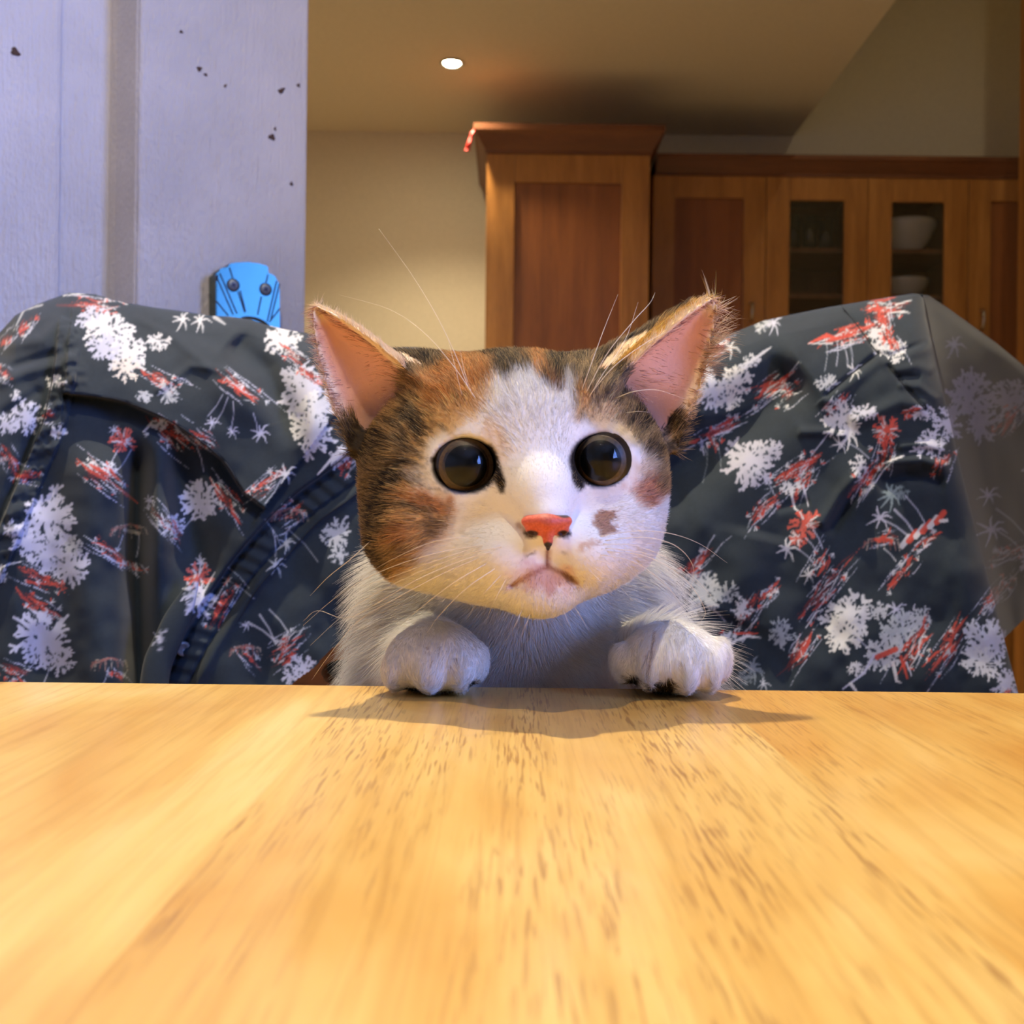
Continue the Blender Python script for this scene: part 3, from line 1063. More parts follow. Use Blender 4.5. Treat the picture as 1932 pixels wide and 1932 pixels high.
WHT = (226, 226, 230); LIL = (206, 207, 228); GRY = (192, 196, 204); RED = (222, 82, 64); DRED = (128, 52, 50); BLK = (26, 28, 36)


def mix(a, b_, t):
    return tuple(x * (1 - t) + y * t for x, y in zip(a, b_))


def crown(x, y, r, col=WHT, sq=1.0, ang=0.0, alpha=0.96):
    """palm head: a ragged clump of blunt, finger-tipped fronds with gaps between them"""
    rot = lambda px, py: (x + px * math.cos(ang) - py * math.sin(ang), y + px * math.sin(ang) + py * math.cos(ang))
    n = max(8, int(7 + r * 0.17))
    f = max(2.0, min(4.6, r * .105))                 # finger width
    for k in range(n):
        a = 2 * math.pi * (k + pr_.uniform(-.35, .35)) / n
        L = r * pr_.uniform(0.62, 1.12)
        c = mix(col, GRY, pr_.uniform(0, .30))
        ex, ey = math.cos(a) * L, math.sin(a) * L * sq
        bx, by = math.cos(a + .2) * L * .5, math.sin(a + .2) * L * .5 * sq
        stroke([rot(0, 0), rot(bx, by), rot(ex, ey)], [r * .36, r * .27, f * 1.1], c, alpha)
        for q in range(pr_.choice((5, 6, 7))):       # blunt lobes at the end of the frond
            u = pr_.uniform(.55, 1.0)
            b_ = a + pr_.uniform(-1.1, 1.1)
            l2 = r * pr_.uniform(.16, .38)
            px_, py_ = ex * u, ey * u
            mx_, my_ = px_ + math.cos(b_) * l2, py_ + math.sin(b_) * l2
            stroke([rot(px_, py_), rot(mx_, my_)], [f * 1.2, f], c, alpha)
            dot(*rot(mx_, my_), f * .62, c, alpha)
    for k in range(int(r * 0.55)):                   # gaps where the cloth shows through
        a = pr_.uniform(0, 6.28); d = r * math.sqrt(pr_.uniform(0.04, .62)); b_ = a + pr_.uniform(-.5, .5)
        hx, hy = x + math.cos(a) * d, y + math.sin(a) * d * sq
        l2 = r * pr_.uniform(.03, .12)
        stroke([(hx, hy), (hx + math.cos(b_) * l2, hy + math.sin(b_) * l2)], pr_.uniform(1.6, 4.0), mix(tuple(cloth), col, pr_.uniform(0, .2)), .92)


def star(x, y, r, col=LIL, n=7):
    for k in range(n):
        a = 2 * math.pi * k / n + pr_.uniform(-.25, .25)
        L = r * pr_.uniform(.7, 1.25)
        stroke([(x, y), (x + math.cos(a) * L * .6, y + math.sin(a) * L * .6 - r * .08), (x + math.cos(a + .15) * L, y + math.sin(a + .15) * L + r * .1)], [r * .22, r * .16, r * .07], col, .92)


def stem(x0, y0, x1, y1, w=2.4, col=LIL, alpha=.75):
    mx_, my_ = (x0 + x1) / 2 + (y1 - y0) * .05, (y0 + y1) / 2 - (x1 - x0) * .05
    stroke([(x0, y0), (mx_, my_), (x1, y1)], [w, w * .8, w], col, alpha)


def island(x, y, L, deg, red=0.6, wid=0.16, n=None, wht=0.28):
    """a shore brushed in dry red and white strokes, tapering to loose ends"""
    a = math.radians(deg)
    ux, uy = math.cos(a), math.sin(a)
    L = L * 0.86
    n = n or int(L * .24)
    for k in range(n):
        sh = pr_.gauss(0, L * .15)
        off = pr_.gauss(0, L * wid * .52) * max(.25, 1 - abs(sh) / (L * .42))
        l = L * pr_.uniform(.05, .24)
        q = pr_.random()
        if q < red * .60: c, w, al = mix(RED, DRED, pr_.uniform(0, .35)), pr_.uniform(2.5, 8), .9
        elif q < red: c, w, al = DRED, pr_.uniform(2, 6), .75
        elif q < red + wht: c, w, al = mix(WHT, GRY, pr_.random()), pr_.uniform(1.2, 4.2), .9
        else: c, w, al = BLK, pr_.uniform(2, 5), .7
        wig = pr_.uniform(-5, 5)
        tw = pr_.gauss(0, .16)
        vx, vy = ux * math.cos(tw) - uy * math.sin(tw), ux * math.sin(tw) + uy * math.cos(tw)
        x_, y_ = x + ux * sh - uy * off, y + uy * sh + ux * off
        stroke([(x_ - vx * l, y_ - vy * l), (x_ - vy * wig, y_ + vx * wig), (x_ + vx * l, y_ + vy * l)], [w * .4, w, w * .3], c, al, pr_.choice((0.0, .28, .40)))
    for k in range(5):          # loose white brush outlines
        off = L * wid * pr_.choice((-1.2, -.9, .9, 1.2, 1.4))
        l = L * pr_.uniform(.12, .42); sh = pr_.gauss(0, L * .18)
        x_, y_ = x + ux * sh - uy * off, y + uy * sh + ux * off
        stroke([(x_ - ux * l, y_ - uy * l), (x_ - ux * l * .3 + pr_.uniform(-4, 4), y_ - uy * l * .3 + pr_.uniform(-4, 4)), (x_ + ux * l * .4 + pr_.uniform(-3, 3), y_ + uy * l * .4 + pr_.uniform(-3, 3)), (x_ + ux * l, y_ + uy * l)], [1.0, 2.4, 1.6, .9], LIL, .85, .2)
    for k in range(int(L * .05)):   # little fronds along the shore
        sh = pr_.uniform(-.4, .4) * L; off = L * wid * pr_.choice((-1, 1)) * pr_.uniform(.5, 1.2)
        x_, y_ = x + ux * sh - uy * off, y + uy * sh + ux * off
        b_ = pr_.uniform(0, 6.28)
        for d_ in (-.7, 0, .7):
            stroke([(x_, y_), (x_ + math.cos(b_ + d_) * 8, y_ + math.sin(b_ + d_) * 8)], [3, 2], pr_.choice((WHT, GRY, RED)), .85)


def redpalm(x, y, r):
    crown(x, y, r, RED, alpha=.85)
    for k in range(9):
        a = pr_.uniform(0, 6.28); d = r * pr_.uniform(.3, 1.1)
        stroke([(x + math.cos(a) * d * .4, y + math.sin(a) * d * .4), (x + math.cos(a) * d, y + math.sin(a) * d)], [3.2, 1.6], WHT, .85)


def hut(x, y, r, c=(196, 176, 160)):
    for k in range(9):
        a = math.pi * (1.08 + .84 * k / 8) + .25
        stroke([(x, y - r * .3), (x + math.cos(a) * -r * 1.1, y - math.sin(a) * -r * .2 + r * .15 * (k % 2)), (x - math.cos(a) * r * 1.25, y + r * pr_.uniform(.3, .6))], [3, 4, 2.5], mix(c, DRED, .35 * (k % 3)), .75, .2)


# left half of the shirt
island(185, 578, 150, 6, .6, .13); stroke([(120, 558), (190, 548), (240, 575)], [2, 5, 2], WHT, .9)
crown(178, 603, 30, LIL, .7); crown(205, 622, 40, WHT, .8); crown(240, 664, 38, WHT); crown(195, 655, 26, LIL); crown(238, 695, 22, (236, 226, 214)); crown(298, 645, 22, WHT, .6)
stem(205, 625, 200, 655); stem(228, 625, 215, 670)
star(345, 603, 19, WHT); star(377, 604, 19, WHT); stroke([(408, 592), (440, 595), (462, 590)], [2, 6, 1.5], WHT); stroke([(405, 598), (425, 612)], [8, 3], WHT, .8)
crown(535, 640, 34, WHT, .8); stroke([(505, 622), (530, 650), (560, 640)], [4, 16, 4], WHT)
island(556, 672, 105, 36, .55, .12); crown(572, 742, 40, LIL, 1.1); crown(598, 765, 34, WHT); crown(590, 815, 38, WHT, 1.15); crown(560, 712, 26, LIL); island(590, 708, 90, 30, .8, .12)
stem(580, 720, 578, 800); stem(620, 750, 612, 790)
island(305, 715, 130, 26, .62, .11); crown(270, 748, 14, GRY, .7); crown(318, 742, 18, GRY, 1.2, 0, .7)
island(455, 735, 150, 38, .62, .12, wht=.36); stem(420, 745, 392, 785); stem(430, 750, 405, 800); stem(440, 757, 436, 810); star(400, 798, 15); star(438, 815, 13); star(492, 818, 20); stem(478, 780, 486, 818)
island(320, 822, 140, 40, .72, .17); stroke([(270, 815), (285, 800), (310, 805)], [2, 6, 8], WHT); island(385, 830, 90, 35, .5, .16); stem(372, 845, 384, 890); crown(300, 800, 15, WHT, .6)
redpalm(232, 832, 22); stem(222, 850, 195, 890); stem(248, 848, 215, 895); crown(172, 878, 13, WHT); crown(206, 884, 14, WHT); island(195, 902, 165, 36, .62, .13); star(215, 812, 12)
crown(95, 972, 46, LIL, 1.0); crown(65, 962, 18, LIL); stem(85, 1010, 45, 1050); stem(102, 1010, 90, 1040)
crown(52, 1022, 32, LIL); crown(92, 1045, 36, LIL, 1.0); crown(132, 1068, 36, LIL); crown(140, 1030, 17, GRY); crown(22, 998, 14, LIL); stem(135, 1045, 120, 1075)
island(80, 1092, 135, 22, .75, .12); stroke([(0, 1072), (18, 1064), (40, 1060)], [2, 4, 2], WHT); island(78, 1145, 140, 32, .75, .13)
crown(80, 1208, 50, LIL, 1.0); stem(70, 1245, 22, 1290); stem(95, 1245, 80, 1295); crown(115, 1248, 22, LIL)
island(35, 1272, 110, 18, .55, .18, wht=.4); hut(208, 1250, 30); stem(205, 1260, 190, 1300); island(222, 1275, 50, 40, .7)
hut(245, 998, 30); stem(232, 1010, 218, 1042); stem(262, 1010, 258, 1050); stroke([(236, 1000), (262, 1006)], 7, (200, 190, 175), .8)
island(205, 1040, 140, 32, .55, .10, wht=.4); island(258, 1070, 60, 50, .6)
crown(378, 948, 36, LIL, 1.1); stem(365, 975, 330, 1010); crown(330, 990, 18, LIL, 1.2); island(312, 985, 120, 52, .4, .12, wht=.45); star(282, 945, 14)
island(425, 940, 130, 55, .6, .12); island(500, 915, 130, -40, .5, .12, wht=.4); star(540, 895, 22, WHT); stem(530, 905, 500, 950)
island(545, 970, 90, -30, .35, .22, wht=.4); hut(548, 968, 30); stem(515, 1000, 520, 1050); star(540, 1025, 20, GRY); stem(500, 980, 530, 1030, 2, GRY); stem(545, 1000, 600, 1060, 2, GRY)
star(520, 1066, 20, GRY); stem(420, 1090, 480, 1130, 2, GRY); stem(430, 1070, 470, 1110, 2, GRY)
star(380, 1062, 18, LIL); redpalm(374, 1088, 22); crown(378, 1132, 28, LIL, 1.3); stroke([(345, 1110), (380, 1125), (405, 1080)], [3, 5, 2], WHT, .8); stroke([(300, 1240), (305, 1195), (312, 1190)], [1.5, 3, 6], LIL, .8); star(300, 1205, 18, LIL, 5)
stem(490, 1160, 520, 1215, 4, WHT); stem(508, 1150, 545, 1195, 3, WHT); stem(470, 1175, 520, 1210, 4, WHT); star(465, 1180, 13)
island(545, 1210, 105, -36, .5, .16, wht=.46); island(540, 1240, 90, -40, .5, .14); island(470, 1235, 70, 55, .6, .2, wht=.4); hut(465, 1225, 26); crown(570, 1262, 24, LIL); crown(548, 1275, 16, LIL)
crown(634, 1010, 26, GRY, 1.3); crown(640, 1045, 16, GRY); island(420, 1140, 150, -60, .35, .1, wht=.2)
crown(640, 862, 22, WHT, .7, -.6); stroke([(600, 895), (640, 850), (655, 845)], [3, 8, 4], WHT); island(655, 875, 70, -60, .8, .14)
island(10, 705, 60, 30, .7, .2); crown(48, 788, 26, LIL, 1.1); crown(12, 800, 20, LIL); island(15, 860, 90, 60, .7, .18); crown(30, 745, 10, WHT); island(95, 780, 55, 5, .7, .3); crown(110, 815, 15, WHT, .6); crown(105, 720, 16, WHT, .6)
island(45, 612, 70, -52, .6, .22); stroke([(25, 625), (45, 585), (80, 575)], [2, 4, 3], WHT, .8); island(10, 640, 60, -50, .6, .2); island(50, 895, 80, 10, .7, .2); crown(0, 1085, 14, WHT)
# behind and right of the kitten
for q in ((760, 720), (860, 860), (900, 1000), (1000, 800), (1100, 900), (800, 1040), (1120, 720)):
    crown(q[0], q[1], 34, LIL); island(q[0] + 30, q[1] + 55, 110, 30)
island(1345, 662, 110, -22, .75, .10); star(1378, 655, 20, WHT, 5); stroke([(1290, 655), (1330, 640), (1372, 650)], [2, 5, 2], WHT, .9, .2)
crown(1310, 712, 34, WHT, .7); crown(1345, 738, 36, WHT, .75); crown(1385, 722, 30, (240, 236, 224), 1.0); crown(1375, 752, 24, (240, 236, 224)); crown(1415, 682, 18, WHT, .5, -.4); stroke([(1400, 695), (1440, 665), (1455, 655)], [3, 6, 2], WHT)
stem(1300, 700, 1302, 722); stem(1335, 700, 1338, 735)
crown(1440, 615, 16, GRY, .5, -.4, .6); star(1460, 610, 18, LIL); stroke([(1425, 625), (1470, 600)], [2, 4], LIL, .7, .2)
island(1455, 730, 150, -34, .6, .12); island(1490, 745, 100, -35, .25, .18, wht=.2)
island(1665, 580, 120, -12, .55, .24, 48, .42); stroke([(1675, 590), (1705, 588), (1716, 590)], [2, 5, 2], WHT); stroke([(1690, 575), (1720, 566)], [4, 2], WHT)
island(1665, 615, 120, 78, .55, .18, 40, .42); crown(1650, 625, 18, WHT); crown(1690, 662, 20, WHT); crown(1660, 655, 15, WHT); island(1685, 650, 70, 60, .6, .2)
island(1600, 632, 150, -18, .6, .12, 44, .34); stroke([(1526, 648), (1560, 633), (1580, 638)], [3, 9, 3], RED); stroke([(1526, 648), (1570, 648)], [2, 4], WHT); stem(1580, 648, 1578, 690); stem(1590, 646, 1600, 692); stem(1560, 648, 1556, 700, 2, GRY); star(1612, 700, 18, WHT); crown(1560, 722, 20, GRY, .7); stem(1605, 655, 1608, 690)
island(1575, 765, 100, -50, .7, .14); crown(1590, 792, 34, (214, 212, 214), .9, -.3); crown(1628, 778, 22, LIL, .5); star(1602, 818, 26, WHT, 9); star(1585, 838, 16, WHT)
stem(1600, 835, 1640, 865)
island(1360, 808, 130, -24, .62, .09); stroke([(1290, 850), (1340, 825), (1400, 800)], [2, 3, 2], LIL, .8, .2); island(1345, 838, 60, 70, .55, .3); stem(1335, 845, 1326, 910, 2, GRY, .5); stem(1355, 840, 1360, 880, 2, GRY, .5)
crown(1415, 872, 42, (196, 194, 210), 1.0); crown(1455, 850, 24, (186, 186, 204), .6, -.4); stem(1440, 900, 1462, 935)
island(1500, 888, 170, -34, .66, .10); island(1512, 915, 110, -60, .55, .12, wht=.45); crown(1490, 920, 16, WHT, .6); stroke([(1492, 925), (1500, 960), (1508, 965)], [5, 4, 2], WHT); stroke([(1515, 915), (1525, 955)], [4, 2], LIL); island(1440, 960, 120, -48, .45, .12, wht=.4); stroke([(1530, 860), (1550, 835), (1565, 815)], [2, 3, 2], LIL, .8)
redpalm(1672, 812, 26); island(1670, 850, 100, -78, .7, .16); island(1640, 888, 120, -55, .5, .16, wht=.45); stroke([(1665, 875), (1705, 860)], [3, 4], WHT); crown(1622, 880, 16, WHT, 1.2); island(1625, 920, 80, -58, .4, .14, wht=.4)
crown(1755, 838, 28, LIL, 1.0); island(1780, 872, 90, -70, .65, .18, wht=.4); crown(1745, 780, 22, LIL, .5); crown(1790, 800, 24, LIL, 1.4); island(1725, 775, 70, -15, .5, .1, wht=.4)
star(1682, 933, 26, (140, 158, 164), 9); crown(1700, 930, 16, (120, 136, 144), .7, 0, .6); star(1660, 977, 22, LIL); stem(1665, 980, 1715, 1012, 4); stem(1688, 962, 1728, 1010, 5); stem(1708, 935, 1748, 992, 3)
for k in range(6): stroke([(1702 + k * 13, 1030 - k * 9), (1716 + k * 13, 1012 - k * 9)], 11, WHT if k % 2 == 0 else RED, .92)
stroke([(1775, 983), (1786, 982)], 7, WHT); island(1748, 1022, 90, -36, .5, .08); hut(1665, 1022, 30); island(1672, 1015, 60, -10, .75, .2, wht=.4); stem(1668, 1035, 1690, 1058, 3, WHT); island(1700, 1082, 130, -50, .45, .12, wht=.35)
redpalm(1520, 988, 26); redpalm(1505, 1015, 16); star(1484, 1036, 22, WHT); stem(1505, 1035, 1540, 1068, 3); stem(1520, 1015, 1540, 1040, 3); stem(1535, 1000, 1552, 1035, 3); island(1545, 1060, 90, -60, .6, .2, wht=.4); star(1525, 1085, 16, WHT)
island(1555, 1110, 190, -50, .55, .10)
island(1315, 1060, 110, -45, .65, .14); stem(1330, 1045, 1348, 1010); island(1310, 1085, 60, -30, .6)
crown(1330, 1115, 36, (200, 204, 206), 1.1); crown(1370, 1118, 24, (180, 186, 190), .6); stem(1345, 1150, 1368, 1172); star(1310, 1150, 16, GRY)
island(1405, 1160, 150, -60, .58, .15, wht=.35); crown(1400, 1150, 18, WHT, 1.3); island(1455, 1115, 80, -40, .5, .14, wht=.5); stroke([(1385, 1210), (1410, 1200), (1435, 1203)], [5, 6, 2], WHT); stroke([(1390, 1195), (1430, 1195)], [5, 2], RED); crown(1375, 1205, 15, WHT)
island(1512, 1222, 160, -56, .62, .12); crown(1475, 1195, 24, (170, 178, 182), 1.1, 0, .85); stroke([(1520, 1185), (1540, 1155), (1552, 1150)], [2, 3, 2], WHT)
crown(1600, 1165, 42, WHT, 1.0); crown(1590, 1200, 34, (238, 236, 230)); stem(1618, 1205, 1655, 1245, 3); crown(1660, 1150, 18, GRY, .8); star(1690, 1150, 20, LIL); star(1725, 1160, 18, LIL)
crown(1700, 1188, 36, (190, 198, 204), .9); crown(1668, 1232, 34, (206, 210, 214), .9, -.5); crown(1735, 1170, 24, (180, 186, 198)); stem(1690, 1160, 1705, 1180)
island(1725, 1215, 150, -62, .62, .14); stroke([(1685, 1250), (1692, 1285), (1700, 1288)], [7, 5, 2], WHT); stroke([(1655, 1240), (1690, 1225)], 10, RED, .9); stroke([(1710, 1250), (1720, 1275)], [4, 2], LIL); stroke([(1700, 1240), (1712, 1280)], [7, 3], RED, .9); crown(1620, 1262, 18, WHT, .7); stroke([(1590, 1300), (1630, 1270), (1650, 1235)], [3, 5, 4], LIL); stroke([(1605, 1290), (1620, 1310)], [7, 3], WHT)
island(1790, 1212, 190, -56, .62, .12); crown(1858, 1215, 42, (214, 218, 236), 1.0); crown(1850, 1250, 32, (226, 228, 234)); crown(1880, 1215, 24, LIL); stem(1872, 1270, 1895, 1300); crown(1900, 1290, 26, LIL); island(1900, 1310, 60, -40, .5)
star(1420, 1262, 24, (130, 140, 150), 9); crown(1405, 1278, 14, (110, 120, 130), .8, 0, .6); star(1440, 1290, 14, GRY)
crown(1830, 745, 46, (176, 176, 196), .9); crown(1900, 755, 40, (176, 176, 196), .9); island(1905, 790, 120, -50, .4, .16, wht=.4); crown(1850, 800, 28, (168, 168, 190), 1.3); star(1870, 1000, 26, LIL); stem(1880, 1000, 1930, 1040, 4); stem(1880, 960, 1935, 1010, 4); island(1900, 1045, 120, -20, .4, .12, wht=.5); star(1865, 935, 20, LIL)
island(1880, 1120, 140, -50, .3, .1, wht=.6); crown(1980, 900, 40, LIL); stroke([(1835, 605), (1880, 640), (1925, 672)], [2, 8, 3], LIL, .8, .3); star(1800, 650, 24, (150, 150, 180)); crown(1960, 1050, 34, LIL)
# faded, soft wash of the print
canvas[:] = canvas * 0.94 + cloth * 0.06


def print_at(px, py):
    x = np.clip(px - CX0, 0, CW - 2.001); y = np.clip(py - CY0, 0, CH - 2.001)
    xi = x.astype(int); yi = y.astype(int)
    fx = (x - xi)[:, None]; fy = (y - yi)[:, None]
    c = (canvas[yi, xi] * (1 - fx) + canvas[yi, xi + 1] * fx) * (1 - fy) + (canvas[yi + 1, xi] * (1 - fx) + canvas[yi + 1, xi + 1] * fx) * fy
    return lin_arr(c)


# ================================================================== THE SHIRT ITSELF
shirt_mat, nt, b = new_mat('printed_cotton')
at = node(nt, 'ShaderNodeAttribute', attribute_name='print')
nt.links.new(at.outputs['Color'], b.inputs['Base Color'])
b.inputs['Roughness'].default_value = 0.85
b.inputs['Specular IOR Level'].default_value = 0.25
b.inputs['Sheen Weight'].default_value = 0.15
b.inputs['Sheen Roughness'].default_value = 0.5
tc = node(nt, 'ShaderNodeTexCoord')
wv = node(nt, 'ShaderNodeTexNoise'); wv.inputs['Scale'].default_value = 1800; wv.inputs['Detail'].default_value = 1
nt.links.new(tc.outputs['Object'], wv.inputs['Vector'])
bp = node(nt, 'ShaderNodeBump'); bp.inputs['Strength'].default_value = 0.12; bp.inputs['Distance'].default_value = 0.0003
nt.links.new(wv.outputs['Fac'], bp.inputs['Height']); nt.links.new(bp.outputs['Normal'], b.inputs['Normal'])

shirt = empty('shirt', (-0.03, 0.58, 0.70))
tag(shirt, 'dark slate cotton shirt with red and white palm print draped over the chair', 'shirt')

RIGHT = [(540, 1738), (556, 1741), (600, 1748), (640, 1757), (700, 1770), (760, 1785), (850, 1805), (1000, 1842), (1150, 1880), (1310, 1922), (1440, 1952)]
rpy, rpx = np.array(RIGHT, float).T


def gauss(d, w):
    return np.exp(-(d / w) ** 2)


def relief(X, Y):
    """push towards the viewer in metres: folds, layers and seams"""
    h = np.zeros(X.shape, dtype=np.float32)
    # --- left half: upper layer whose edge overhangs the lower folds
    c1 = [(120, 742), (180, 748), (240, 760), (330, 800), (420, 868), (460, 930), (500, 960)]
    d, t = curve_dist(X, Y, c1)
    inb = (t > 0.001) & (t < 0.999)
    h += np.where(inb, 0.0085 * sstep(-5, 3, d) * np.exp(-np.clip(d, 0, None) / 120) - 0.006 * gauss(np.clip(-d, 0, None), 30) * (d < 0), 0)
    # vertical folds under it
    low = sstep(800, 900, Y) * sstep(640, 520, X)
    h += low * 1.35 * (0.010 * gauss(X - (175 + 0.02 * (Y - 900)), 55) - 0.014 * gauss(X - (258 + 0.01 * (Y - 900)), 24) + 0.008 * gauss(X - (302 - 0.03 * (Y - 900)), 26) * sstep(1180, 1050, Y) - 0.012 * gauss(X - (345 + 0.20 * (Y - 900)), 40) * sstep(1150, 1000, Y))
    h += low * 0.006 * gauss(X - 20, 40)
    # big diagonal band (button placket) crossing from the kitten's cheek down left
    c2 = [(672, 845), (615, 890), (560, 930), (500, 985), (440, 1055), (395, 1120), (350, 1190), (300, 1290)]
    d, t = curve_dist(X, Y, c2)

    h += 0.004 * sstep(-4, 4, -d) * np.exp(-np.clip(-d, 0, None) / 70) * sstep(0, .05, t)
    band = sstep(-3, 3, d) * sstep(52, 44, d)
    h += -0.003 * sstep(0, 12, d) * sstep(220, 60, d) + band * (0.0012 + 0.0007 * np.sin(t * 130 + 0.06 * d)) 
    h += -0.0016 * gauss(d - 50, 4) + 0.003 * gauss(d - 66, 10) - 0.0035 * gauss(d - 5, 6)
    # soft swells at the upper right of the left half
    d, t = curve_dist(X, Y, [(430, 640), (500, 700), (545, 790), (560, 850)])
    h += -0.013 * gauss(d, 28) * sstep(0, .1, t) * sstep(1, .7, t)
    d, t = curve_dist(X, Y, [(330, 640), (410, 690), (470, 760), (520, 850)])
    h += 0.006 * gauss(d, 36) * sstep(0, .2, t) * sstep(1, .6, t)
    d, t = curve_dist(X, Y, [(300, 735), (360, 690), (430, 700)])
    h += 0.0022 * gauss(d, 9)
    d, t = curve_dist(X, Y, [(260, 600), (330, 640), (390, 690)])
    h += 0.0020 * gauss(d, 10)
    d, t = curve_dist(X, Y, [(300, 610), (400, 640), (440, 670)])
    h += -0.002 * gauss(d, 14)
    h += 0.010 * gauss(X - 590, 36) * sstep(610, 680, Y) * sstep(900, 780, Y)
    # gathered waistband at the far left
    c3 = [(108, 640), (98, 720), (80, 800), (45, 880), (0, 990), (-40, 1080)]
    d, t = curve_dist(X, Y, c3)
    bandl = sstep(-48, -42, d) * sstep(2, -4, d) if False else sstep(-2, 3, d) * sstep(46, 40, d)
    puck = np.sin(t * 70 + 0.10 * d) * 0.0010 + (vnoise2(X / 9, Y / 9, 9) - .5) * 0.0022
    h += bandl * (0.0030 + puck) - 0.004 * gauss(np.clip(-d, 0, None), 16) * (d < 0) * sstep(0, .1, t)
    d, t = curve_dist(X, Y, [(110, 600), (108, 640), (100, 720)])
    h += 0.0035 * gauss(X - 135, 24) * sstep(640, 700, Y) * sstep(760, 720, Y) * (vnoise2(X / 10, Y / 10, 14))
    # folds at the far left edge
    for (pts, a, w) in (([(20, 650), (80, 640), (110, 610)], .004, 14), ([(0, 720), (60, 700), (100, 690)], .003, 12), ([(30, 690), (100, 668)], -.003, 9), ([(10, 780), (70, 740)], -.002, 10)):
        d, t = curve_dist(X, Y, pts)
        h += a * gauss(d, w)
    # --- right half
    d, t = curve_dist(X, Y, [(1520, 690), (1430, 760), (1330, 840), (1260, 900)])
    h += -0.022 * gauss(d, 58) * sstep(0, .15, t)
    d, t = curve_dist(X, Y, [(1250, 700), (1380, 690), (1480, 640)])
    h += 0.008 * gauss(d, 60)
    d, t = curve_dist(X, Y, [(1300, 790), (1380, 780), (1450, 745)])
    h += 0.0035 * gauss(d, 14) * sstep(0, .2, t)
    d, t = curve_dist(X, Y, [(1588, 576), (1622, 620), (1656, 668)])
    h += -0.0018 * gauss(d, 4.0) + 0.0016 * sstep(0, 8, -d) * gauss(d, 30) * sstep(1, .9, t)
    d, t = curve_dist(X, Y, [(1560, 745), (1608, 705), (1656, 668), (1680, 672), (1745, 645)])
    h += -0.0030 * gauss(d, 5) + 0.0028 * gauss(d + 12, 12)
    d, t = curve_dist(X, Y, [(1676, 690), (1712, 735), (1748, 775)])
    h += -0.0018 * gauss(d, 4.5)
    for (pts, a, w) in (([(1640, 890), (1690, 872), (1740, 868), (1800, 885)], .0050, 12), ([(1650, 915), (1710, 900), (1790, 912)], -.004, 14), ([(1690, 845), (1740, 838), (1790, 850)], .003, 9),
                        ([(1560, 1015), (1600, 945), (1640, 900), (1680, 860)], -.0055, 12), ([(1545, 1000), (1585, 935), (1625, 890)], .0045, 14), ([(1600, 800), (1700, 760), (1760, 770)], .004, 16), ([(1680, 700), (1730, 690), (1765, 700)], .0026, 10), ([(1690, 725), (1735, 730), (1775, 760)], .0022, 8), ([(1690, 710), (1740, 712)], -.0018, 6),
                        ([(1440, 1000), (1420, 1080), (1380, 1180)], .004, 60), ([(1500, 815), (1560, 815), (1600, 825)], .003, 10), ([(1460, 960), (1530, 945)], -.002, 10)):
        d, t = curve_dist(X, Y, pts)
        h += a * gauss(d, w) * sstep(0, .12, t) * sstep(1, .88, t)
    # cloth never lies quite flat
    h += (vnoise2(X / 70, Y / 90, 31) - .5) * 0.0060 + (vnoise2(X / 26, Y / 30, 32) - .5) * 0.0012
    return h


